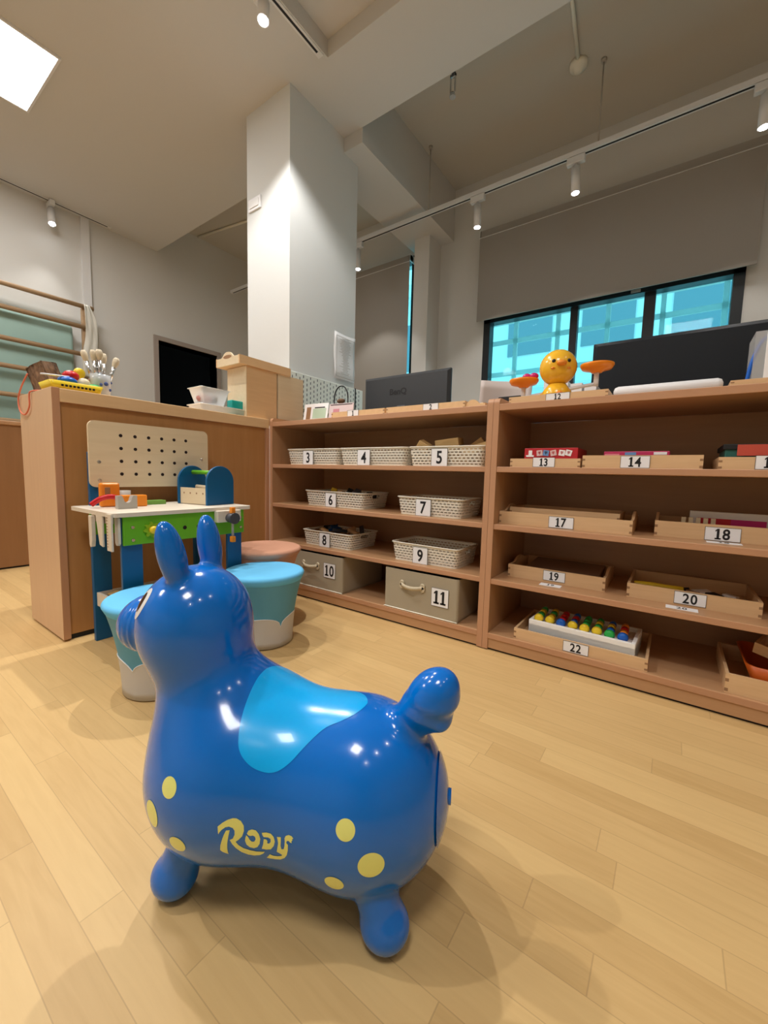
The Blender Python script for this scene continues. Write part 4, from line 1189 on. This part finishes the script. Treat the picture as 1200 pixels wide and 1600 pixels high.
o = link('sheet', bm, mat('white_paper', (.85, .86, .88), rough=.7), t); md = o.modifiers.new('th', 'SOLIDIFY'); md.thickness = .0008
MY = Matrix(((0, 0, 1, .016), (1, 0, 0, 0), (0, 1, 0, 0), (0, 0, 0, 1)))
paper_lines(t, MY, .2, .3, 26)
bm = bmesh.new()
for d in ((-.098, .098, .128, .131), (-.098, .098, -.146, -.143), (-.098, -.095, -.146, .131), (.095, .098, -.146, .131)):
    prism(bm, [(d[0], d[2]), (d[1], d[2]), (d[1], d[3]), (d[0], d[3])], MY, .0003)
link('printed_border', bm, m_greyp, t)
def stand_card(name, label, x, y, w_, h_, tilt, m, cat='card', marks=()):
    t = thing(name, label, cat, (x, y, ZT)); t.rotation_euler = (R(-tilt), 0, R(6))
    b_ = bxo('sheet', m, (-w_/2, w_/2, 0, .003, 0, h_), t)
    for (a, c, d, e, mm) in marks: bxo('print', mm, (a, c, -.0006, 0, d, e), b_)
stand_card('desk_calendar', 'white photo card propped up right of the pale wooden box', -1.622, 1.60, .165, .118, 10, m_card, marks=((-.065, -.035, .03, .10, m_joint), (-.02, .07, .035, .09, mat('pale_mint', (.5, .65, .5), rough=.6)), (-.01, .06, .092, .098, m_ink)))
stand_card('picture_card', 'pinkish picture card standing behind tray 1', -1.455, 1.62, .155, .108, 8, mat('pale_pink', (.70, .58, .60), rough=.5), marks=((-.07, .07, .100, .104, m_ink), (-.05, -.01, .03, .08, mat('rose_print', (.6, .25, .3), rough=.5))))
t = thing('desk_lamp', 'thin black hoop stand with a small basket behind the picture card', 'ornament', (-1.697, 1.90, .74))
bm = bmesh.new(); tube(bm, [(.055*math.cos(a), 0, .36+.075*math.sin(a)) for a in [PI*k/20-.05 for k in range(22)]], .004, 8); tube(bm, [(.055, 0, .36), (.055, 0, .0)], .004, 8); tube(bm, [(-.055, 0, .36), (-.055, 0, 0)], .004, 8)
link('hoop', bm, m_ink, t)
bm = bmesh.new(); ball(bm, (.0, 0, .345), .03, 16, sc3=(1, .7, .5)); link('basket', bm, m_bark, t)

# things above the right unit
t = thing('duck_scale', 'yellow duck balance scale with orange pans standing on tray 12', 'toy scale', (-.365, 1.56, ZT+.006))
m_duck = mat('duck_yellow', (.90, .50, .03), rough=.22, coat=.3)
bm = bmesh.new(); ball(bm, (0, 0, .128), .062, 32); link('head', bm, m_duck, t)
bm = bmesh.new(); lathe(bm, [(0, 0), (.045, 0), (.052, .02), (.048, .045), (.03, .07), (0, .075)], seg=32); bd_ = link('body', bm, m_duck, t)
hd = Vector((.42, -1, .0)).normalized()          # faces the room
rt_ = Vector((-hd.y, hd.x, 0))
def on_head(a, b, r=.062): # a: right, b: up (radians)
    d = (hd*math.cos(a)*math.cos(b) + rt_*math.sin(a)*math.cos(b) + Vector((0, 0, 1))*math.sin(b)); return Vector((0, 0, .128))+d*r
for s in (-.42, .42):
    bm = bmesh.new(); ball(bm, on_head(s, .18, .0605), .0065, 14); link('eye', bm, m_ink, t)
    bm = bmesh.new(); ball(bm, on_head(s*1.05, -.22, .0595), .008, 14, sc3=(1, 1, .45)); link('cheek', bm, m_orange, t)
bm = bmesh.new(); ball(bm, on_head(0, .02, .064), .017, 18, sc3=(1, .9, .55)); link('beak', bm, m_orange, t)
bm = bmesh.new(); ball(bm, (hd*.045+Vector((0, 0, .03))), .014, 16, sc3=(1, .7, .8)); link('belly_patch', bm, m_orange, t)
for s in (-1, 1):
    bm = bmesh.new(); ball(bm, rt_*s*.047+Vector((0, 0, .028)), .013, 14, sc3=(1, 1, 1)); link('wing', bm, m_duck, t)
for x, z in ((-.118, .083), (.125, .108)):
    bm = bmesh.new(); cyl(bm, (x, 0, z-.055), (x, 0, z-.006), .008, .008, seg=14); st_ = link('pan_post', bm, m_white_pl, t)
    bm = bmesh.new(); lathe(bm, [(0, -.012), (.016, -.012), (.022, -.006), (.046, .0), (.052, .010), (.052, .016), (.049, .016), (.044, .006), (0, .004)], Matrix.Translation((x, 0, z)), seg=36); link('pan', bm, m_orange_p, t)
bm = bmesh.new(); cyl(bm, (-.118, 0, .035), (.125, 0, .060), .006, seg=10); link('beam', bm, m_white_pl, t)
for i, (dx) in enumerate((0, .026)):
    blob('magenta counting piece on the left pan of the duck scale', -.478+dx, 1.575, ZT+.118, .014, mat('magenta_%d' % i, (.55, .01, .16), rough=.3), (1.2, 1, .9), 'counting_piece')['group'] = 'magenta pieces on the scale pan'
o = tag(bxo('foam_pad', m_white_pl, (-.176, .092, 1.47, 1.66, ZT, ZT+.034), r=.013, smooth=True), 'white rounded plastic pad lying right of the duck scale', 'pad')
# clear box with printed white card at right
t = thing('clear_box', 'clear plastic box with a white printed insert at the right edge, on the low tray', 'box', (.165, 1.54, ZT+.007))
bm = bmesh.new(); box(bm, -.01, .16, 0, .12, 0, .155); link('shell', bm, m_clear, t)
bxo('printed_insert', m_card, (.014, .155, -.004, -.001, .012, .150), t)
bm = bmesh.new(); ball(bm, (.042, -.005, .085), .014, 16, sc3=(1, .1, 1)); ball(bm, (.055, -.005, .1), .012, 16, sc3=(1, .1, 1)); link('flower_print', bm, m_pinkbox, t)
bm = bmesh.new(); tube(bm, smooth_path([(-.02, .01, .0), (-.012, .01, .07), (.004, .01, .125), (.02, .01, .14)], 6), .005, 8); link('blue_cord', bm, m_blue, t)
# paper roll / white curved sheet and router left of the duck
t = thing('curved_paper', 'large white sheet curling up behind the divider of the two shelf units', 'paper', (-.72, 1.98, .74))
bm = bmesh.new(); A = []
for i in range(13):
    u = i/12; x = -.10+.24*u; y = .06*math.sin(u*2.2)
    A.append([bm.verts.new((x-.02*(1-k/5), y-.02*k/5, .18+.205*(k/5)*(1-.08*u))) for k in range(6)])
for i in range(12):
    for k in range(5):
        f = bm.faces.new((A[i][k], A[i+1][k], A[i+1][k+1], A[i][k+1])); f.smooth = True
o = link('sheet', bm, mat('warm_paper', (.62, .55, .53), rough=.7), t); md = o.modifiers.new('th', 'SOLIDIFY'); md.thickness = .002
bxo('binder', m_dgrey, (-.10, .14, .0, .05, 0, .2), t)
wbox('router', 'flat black device behind the duck scale, beside the white sheet', (-.69, -.575, 1.86, 1.92, .99, 1.015), m_ink, 'device', r=.003)
wbox('paper_pile', 'grey pile of files under the flat black device', (-.70, -.56, 1.86, 2.0, .74, .99), m_greyp, 'files')
for i in range(4):
    o = wbox('file_folder', 'white file leaning behind the duck scale, number %d from the left' % (i+1), (-.50+.055*i, -.455+.055*i, 1.90, 2.05, .74, 1.075-.012*i), m_card, 'folder'); o['group'] = 'white files behind the duck'
    o['label'] = ('white file leaning behind the duck scale, leftmost', 'white file behind the duck scale, second from the left', 'white file behind the duck scale, third from the left', 'white file behind the duck scale, nearest the large monitor')[i]

# ------------------------------------------------------------------ the blue hopper
P = {'ox': -0.4575, 'oy': 0.4239, 'phi': 204.6306, 'fx': 0.1677, 'rx': -0.1602, 'wy': 0.0801, 'bfx': 0.1013, 'bfz': 0.1836, 'bfa': 0.1373, 'bfb': 0.1467, 'bfc': 0.1418, 'brx': -0.1009, 'brz': 0.1607, 'bra': 0.1376, 'brb': 0.1255, 'brc': 0.137, 'bk': 0.096, 'n0x': 0.146, 'n0z': 0.259, 'n0r': 0.08, 'hx': 0.1797, 'hz': 0.4016, 'ha': 0.0826, 'hb': 0.0911, 'hc': 0.0897, 'nk': 0.0459, 'mx': 0.2651, 'mz': 0.3901, 'ma': 0.0498, 'mb': 0.0516, 'mc': 0.0467, 'ex': 0.1861, 'ey': 0.0467, 'ez': 0.5179, 'el': 0.0542, 'er': 0.0225, 'et': 0.2086, 'es': 0.087, 'sx': -0.1655, 'sz': 0.2678, 'tx': -0.2108, 'tz': 0.3224, 'ta': 0.0469, 'tb': 0.0348, 'tc': 0.0359, 'tp': 0.5928, 'fr': 0.0307, 'frx': 0.0342, 'fh': 0.0553}
def smin(a, b, k):
    h = np.clip(.5+.5*(b-a)/k, 0, 1); return b*(1-h)+a*h-k*h*(1-h)
def ell(p, c, r):
    q = p-np.asarray(c, dtype=p.dtype); r = np.asarray(r, dtype=p.dtype)
    k0 = np.linalg.norm(q/r, axis=-1); k1 = np.linalg.norm(q/(r*r), axis=-1)
    return k0*(k0-1)/np.maximum(k1, 1e-9)
def rcone(p, a, b, r1, r2):
    a = np.asarray(a, float); b = np.asarray(b, float); ba = b-a; l2 = ba@ba; rr = r1-r2; a2 = l2-rr*rr; il2 = 1/l2
    pa = p-a; y = pa@ba; z = y-l2; t = pa*l2-y[..., None]*ba
    x2 = (t*t).sum(-1); y2 = y*y*l2; z2 = z*z*l2; k = np.sign(rr)*rr*rr*x2
    d = (np.sqrt(np.maximum(x2*a2*il2, 0))+y*rr)*il2-r1
    d = np.where(np.sign(z)*a2*z2 > k, np.sqrt(np.maximum(x2+z2, 0))*il2-r2, d)
    return np.where(np.sign(y)*a2*y2 < k, np.sqrt(np.maximum(x2+y2, 0))*il2-r1, d)
def rotell(p, c, r, ax):
    q = p-np.asarray(c); ax = np.asarray(ax)/np.linalg.norm(ax)
    u = np.cross(ax, [1, 0, .01]); u /= np.linalg.norm(u); v = np.cross(ax, u)
    return ell(np.stack([q@v, q@u, q@ax], -1), (0, 0, 0), r)
def sdf(p, full=False):
    q = p.copy(); q[..., 1] = np.abs(q[..., 1])
    b = smin(ell(q, (P['bfx'], 0, P['bfz']), (P['bfa'], P['bfb'], P['bfc'])), ell(q, (P['brx'], 0, P['brz']), (P['bra'], P['brb'], P['brc'])), P['bk'])
    b = smin(b, rcone(q, (P['n0x'], 0, P['n0z']), (P['hx'], 0, P['hz']), P['n0r'], min(P['ha'], P['hc'])*.9), P['nk'])
    b = smin(b, ell(q, (P['hx'], 0, P['hz']), (P['ha'], P['hb'], P['hc'])), .03)
    muz = ell(q, (P['mx'], 0, P['mz']), (P['ma'], P['mb'], P['mc']))
    s_ = (q[..., 0]-.262)/.0032
    muz = muz-.0012*np.exp(-s_*s_)-.0010*np.exp(-(s_-3.4)**2)-.0008*np.exp(-(s_-6.8)**2)
    ear = rotell(q, (P['ex'], P['ey'], P['ez']), (P['er']*.8, P['er'], P['el']), (P['et'], P['es'], 1.))
    tail = rotell(q, (P['tx'], 0, P['tz']), (P['tb'], P['tc'], P['ta']), (-math.sin(P['tp']), 0, math.cos(P['tp'])))
    tail = smin(tail, ell(q, (-.2215, 0, .2885), (.016, .027, .0125)), .016)
    gr = (p[..., 2]-P['tz'])*1.0-(p[..., 0]-P['tx'])*.25+p[..., 1]*.35
    tail = tail+.0010*np.cos(gr*2*PI/.030+.8)*np.clip((.345-p[..., 2])/.03, 0, 1)
    tail = smin(tail, rcone(q, (P['sx'], 0, P['sz']), (P['tx'], 0, P['tz']), .03, .025), .02)
    leg = None
    for x, sg in ((P['fx'], 1), (P['rx'], -1)):
        f = smin(ell(q, (x, P['wy'], P['fr']), (P['frx'], P['fr'], P['fr'])), rcone(q, (x, P['wy'], P['fr']), (x-sg*.022, P['wy']-.012, P['fr']+P['fh']), P['fr']*.95, P['fr']*.98), .008)
        leg = f if leg is None else np.minimum(leg, f)
    d = smin(b, muz, .008); d = smin(d, ear, .012); d = smin(d, tail, .015); d = smin(d, leg, .007)
    if full: return d, np.stack([b, muz, ear, tail, leg], -1)
    return d
def grad(p, e=2e-4):
    g = np.stack([sdf(p+np.eye(3)[i]*e)-sdf(p-np.eye(3)[i]*e) for i in range(3)], -1)
    return g/np.maximum(np.linalg.norm(g, axis=-1, keepdims=True), 1e-9)
def snap(p, it=4):
    for _ in range(it): 
        p = p-grad(p)*sdf(p)[..., None]*.95
    return p

def surface_nets(h=.0042):
    lo = np.array([-.30, -.175, -.008]); hi = np.array([.335, .175, .60])
    n = np.ceil((hi-lo)/h).astype(int)+1
    g = np.stack(np.meshgrid(*[lo[i]+h*np.arange(n[i]) for i in range(3)], indexing='ij'), -1)
    V = np.empty(n)
    for i in range(n[0]): V[i] = sdf(g[i])
    S = V < 0
    c = np.zeros(n-1, int)
    for dx in (0, 1):
        for dy in (0, 1):
            for dz in (0, 1): c += S[dx:n[0]-1+dx, dy:n[1]-1+dy, dz:n[2]-1+dz]
    act = (c > 0) & (c < 8)
    idx = -np.ones(n-1, int); idx[act] = np.arange(act.sum())
    vs = g[:-1, :-1, :-1][act]+h/2
    vs = snap(vs, 5)
    quads = []
    for ax in range(3):
        a = np.take(S, range(0, n[ax]-1), ax); b = np.take(S, range(1, n[ax]), ax)
        cr = a != b
        I = np.argwhere(cr); flip = a[cr]
        u, v = (ax+1) % 3, (ax+2) % 3
        ok = (I[:, u] > 0) & (I[:, v] > 0) & (I[:, u] < n[u]-1) & (I[:, v] < n[v]-1)
        I = I[ok]; flip = flip[ok]
        eu = np.zeros(3, int); eu[u] = 1; ev = np.zeros(3, int); ev[v] = 1
        Q = np.stack([idx[tuple((I-eu-ev).T)], idx[tuple((I-ev).T)], idx[tuple(I.T)], idx[tuple((I-eu).T)]], 1)
        Q[~flip] = Q[~flip][:, ::-1]
        quads.append(Q)
    return vs, np.concatenate(quads)

hop = thing('inflatable_hopper', 'glossy blue inflatable bouncing animal with yellow spots and light blue saddle', 'ride-on toy', (P['ox'], P['oy'], 0), R(P['phi']))
def rubber(name, col, rough=.16):
    m = mat(name, col, rough=rough, spec=.5, coat=.25)
    m.node_tree.nodes['Principled BSDF'].inputs['Coat Roughness'].default_value = .05
    return m
m_rub = rubber('blue_rubber', (.0, .155, .62)); m_sad = rubber('light_blue_rubber', (.0, .43, .98), .22)
m_spot = rubber('yellow_print', (.84, .88, .26), .25)

def np_obj(name, vs, faces, m, parent, nrm=None):
    me = bpy.data.meshes.new(name)
    me.from_pydata([tuple(v) for v in vs], [], [tuple(int(i) for i in f) for f in faces])
    me.update()
    for p in me.polygons: p.use_smooth = True
    me.materials.append(m)
    if nrm is not None:
        me.normals_split_custom_set_from_vertices([tuple(x) for x in nrm])
    o = bpy.data.objects.new(name, me); C.objects.link(o); o.parent = parent
    return o
vs, qs = surface_nets()
nr = grad(vs)
cen = vs[qs].mean(1)
_, pd = sdf(cen, True)
lab = pd.argmin(1)
def submesh(name, mask, m=m_rub, par=None):
    f = qs[mask]
    if len(f) == 0: return None
    u, inv = np.unique(f, return_inverse=True)
    return np_obj(name, vs[u], inv.reshape(f.shape), m, par or hop, nr[u])
body_o = submesh('body', lab == 0)
submesh('muzzle', lab == 1)
for s in (1, -1): submesh('ear', (lab == 2) & (cen[:, 1]*s > 0))
submesh('tail', lab == 3)
for s in (1, -1):
    for f in (1, -1): submesh('leg', (lab == 4) & (cen[:, 1]*s > 0) & (cen[:, 0]*f > 0))

def fill2d(poly, step):
    """constrained triangulation of a 2D polygon with interior points"""
    poly = [Vector(p[:2]) for p in poly]; out = []
    for i, p in enumerate(poly):       # resample boundary
        q = poly[(i+1) % len(poly)]; n = max(1, int((q-p).length/step))
        for k in range(n): out.append(p.lerp(q, k/n))
    nb = len(out); xs = [p.x for p in out]; ys = [p.y for p in out]
    def inside(x, y):
        c = False; j = nb-1
        for i in range(nb):
            if (out[i].y > y) != (out[j].y > y) and x < (out[j].x-out[i].x)*(y-out[i].y)/(out[j].y-out[i].y)+out[i].x: c = not c
            j = i
        return c
    pts = list(out)
    O = np.array([(p.x, p.y) for p in out])
    y = min(ys)+step/2
    while y < max(ys):
        x = min(xs)+step/2
        while x < max(xs):
            if inside(x, y) and np.min(np.hypot(O[:, 0]-x, O[:, 1]-y)) > step*.5: pts.append(Vector((x, y)))
            x += step
        y += step
    r = geometry.delaunay_2d_cdt(pts, [(i, (i+1) % nb) for i in range(nb)], [list(range(nb))], 1, 1e-7)
    return np.array([(p.x, p.y) for p in r[0]]), [list(f) for f in r[2]]

def project(org, d, n=60):
    t = np.zeros(len(org))
    for _ in range(n): t += sdf(org+d*t[:, None])*.8
    return org+d*t[:, None]
OFF = .0005
def decal_plane(name, m, poly, c, nrm_dir, up=(0, 0, 1), step=.004, off=OFF, parent=None):
    """poly in (a,b) metres on the tangent frame at c"""
    n = np.array(nrm_dir, float); n /= np.linalg.norm(n); a = np.cross(np.array(up, float), n); a /= np.linalg.norm(a); b = np.cross(n, a)
    P2, F_ = fill2d(poly, step)
    org = np.array(c, float)+P2[:, :1]*a+P2[:, 1:]*b+n*.05
    h = project(org, -n[None, :].repeat(len(org), 0)); g = grad(h)
    F2 = []
    for f in F_:
        v = h[f]; nn = np.cross(v[1]-v[0], v[2]-v[0]); F2.append(f if nn@g[f[0]] > 0 else f[::-1])
    return np_obj(name, h+g*off, F2, m, parent or hop, g)

# saddle, given as x and angle round the back
half = [(.063, 0), (.063, 7), (.0613, 19.3), (.0584, 31.8), (.0543, 42.7), (.05, 50), (.0451, 55.6), (.0364, 60.4), (.0232, 64.6), (.0085, 66.8), (-.004, 66.9), (-.0156, 64.2), (-.0273, 58.2), (-.038, 49.7), (-.0489, 41.1), (-.0628, 31.5), (-.0817, 24.4), (-.0974, 16.6), (-.1075, 7.5), (-.111, 0)]
sm = smooth_path([(x, a*.0022, 0) for x, a in half], 4)
poly = [(p.x, p.y) for p in sm] + [(p.x, -p.y) for p in reversed(sm[1:-1])]
P2, F_ = fill2d(poly, .006)
ang = P2[:, 1]/.0022*PI/180
d = np.stack([np.zeros(len(P2)), -np.sin(ang), -np.cos(ang)], -1)
org = np.stack([P2[:, 0], np.zeros(len(P2)), np.full(len(P2), .2)], -1)-d*.2
h_ = project(org, d); g_ = grad(h_); F2 = []
for f in F_:
    v = h_[f]; nn = np.cross(v[1]-v[0], v[2]-v[0]); F2.append(f if nn@g_[f[0]] > 0 else f[::-1])
np_obj('saddle_patch', h_+g_*OFF, F2, m_sad, hop, g_)['label'] = 'light blue saddle patch'

def circle(rx, ry, n=32): return [(rx*math.cos(2*PI*k/n), ry*math.sin(2*PI*k/n)) for k in range(n)]
spots = [((.1262, .1372, .2265), (.193, .93, .311), .0125, .0132), ((.1574, .1338, .1795), (.43, .90, -.03), .0155, .0185), ((.1117, .1427, .1527), (.08, .97, -.225), .0125, .0128), ((-.1128, .1202, .1983), (-.08, .964, .253), .0125, .0133), ((-.1468, .1182, .1545), (-.307, .951, -.04), .0172, .0178), ((-.0987, .12, .1205), (.015, .963, -.27), .013, .0125)]
for c, n_, rx, ry in spots:
    for s in (1, -1):
        decal_plane('yellow_spot', m_spot, circle(rx, ry), (c[0], c[1]*s, c[2]), (n_[0], n_[1]*s, n_[2]))['label'] = 'yellow printed spot'
# lettering, outlines in (x,z) millimetres on the flank
LT = [
 [(54.3, 186.7), (48.7, 191.4), (42.6, 194.9), (36.4, 196.6), (31.8, 196.0), (26.2, 192.3), (22.5, 185.7), (22.3, 178.4), (24.7, 170.8), (29.2, 165.9), (33.1, 162.8), (30.3, 157.3), (24.8, 151.7), (16.7, 147.4), (8.2, 145.2), (.2, 145.4), (-2.8, 145.9), (-.4, 142.0), (5.2, 138.1), (12.4, 137.0), (19.9, 138.7), (27.7, 144.0), (34.1, 152.2), (37.9, 159.7), (40.2, 166.2), (36.4, 168.1), (33.8, 173.6), (33.7, 179.6), (36.0, 183.5), (40.5, 185.8), (45.0, 185.1), (49.6, 181.7), (52.6, 177.9), (53.6, 175.5), (54.0, 179.3)],
 [(44.1, 180.6), (39.6, 180.8), (40.6, 176.3), (42.0, 169.6), (43.6, 161.3), (44.6, 152.2), (44.9, 145.0), (44.6, 141.1), (47.6, 142.9), (51.7, 146.1), (53.8, 149.9), (52.4, 158.0), (49.8, 166.6), (47.0, 174.5)],
 [(18.6, 174.5), (16.7, 178.7), (12.5, 180.5), (7.3, 179.0), (3.5, 173.8), (1.7, 166.7), (3.0, 158.9), (6.4, 153.1), (11.0, 151.2), (16.1, 152.9), (20.0, 157.5), (21.4, 163.7), (20.6, 168.9), (19.4, 172.3), (17.3, 169.4), (15.6, 165.3), (13.0, 162.3), (9.8, 162.3), (7.7, 165.9), (8.5, 169.9), (11.1, 171.5), (14.5, 171.0), (16.8, 171.9)],
 [(-.4, 175.9), (-6.3, 176.6), (-12.3, 175.4), (-16.3, 171.1), (-17.8, 164.8), (-16.0, 157.6), (-11.5, 151.2), (-5.3, 150.0), (.7, 150.9), (-1.7, 158.7), (-2.8, 166.9), (-6.0, 166.7), (-7.7, 164.3), (-7.2, 160.8), (-9.8, 160.4), (-12.0, 163.4), (-12.0, 167.8), (-8.8, 169.7), (-2.8, 169.7), (-1.2, 172.4)],
 [(-20.6, 172.0), (-26.1, 172.5), (-26.1, 166.3), (-25.6, 159.5), (-26.8, 154.5), (-30.0, 155.9), (-31.2, 160.8), (-31.6, 167.5), (-31.3, 172.1), (-32.8, 175.5), (-36.9, 177.6), (-41.1, 176.8), (-43.5, 174.3), (-41.8, 172.4), (-42.5, 171.0), (-40.8, 170.1), (-41.5, 167.5), (-39.2, 167.6), (-37.1, 169.5), (-34.5, 168.9), (-33.7, 165.8), (-36.0, 163.6), (-35.6, 155.0), (-33.8, 147.2), (-30.1, 140.7), (-23.6, 135.7), (-15.9, 134.1), (-8.5, 133.7), (-3.9, 134.2), (-9.6, 142.4), (-13.6, 140.4), (-20.0, 141.1), (-25.5, 143.1), (-27.3, 145.2), (-23.2, 147.3), (-19.6, 149.0), (-21.1, 156.2), (-22.2, 163.3), (-21.5, 168.7)]]
for L in LT:
    poly = [(-x/1000, z/1000-.165) for x, z in L]
    decal_plane('printed_letter', m_spot, poly, (0, .16, .165), (0, 1, 0), step=.003)
# eyes
m_eyew = rubber('white_print', (.85, .85, .85), .2); m_eyeb = rubber('black_print', (.01, .008, .008), .2)
for s in (1, -1):
    c = (.2265, .062*s, .446); n_ = (.62, .66*s, .42)
    ew = decal_plane('eye', m_eyew, circle(.0165, .0245), c, n_, off=.0005)
    decal_plane('pupil', m_eyeb, circle(.009, .0155), (c[0]+.003, c[1]-.002*s, c[2]+.001), n_, off=.0009, parent=ew)
# rump disc and valve plug
decal_plane('rump_disc', m_rub, circle(.058, .062), (-.235, 0, .165), (-1, 0, .03), off=.0022, step=.006)
bm = bmesh.new(); p0 = project(np.array([[-.30, 0, .168]]), np.array([[1., 0, 0]]))[0]
cyl(bm, (p0[0]+.004, 0, p0[2]), (p0[0]-.005, 0, p0[2]), .012, .011, seg=24); link('valve_plug', bm, m_rub, hop)
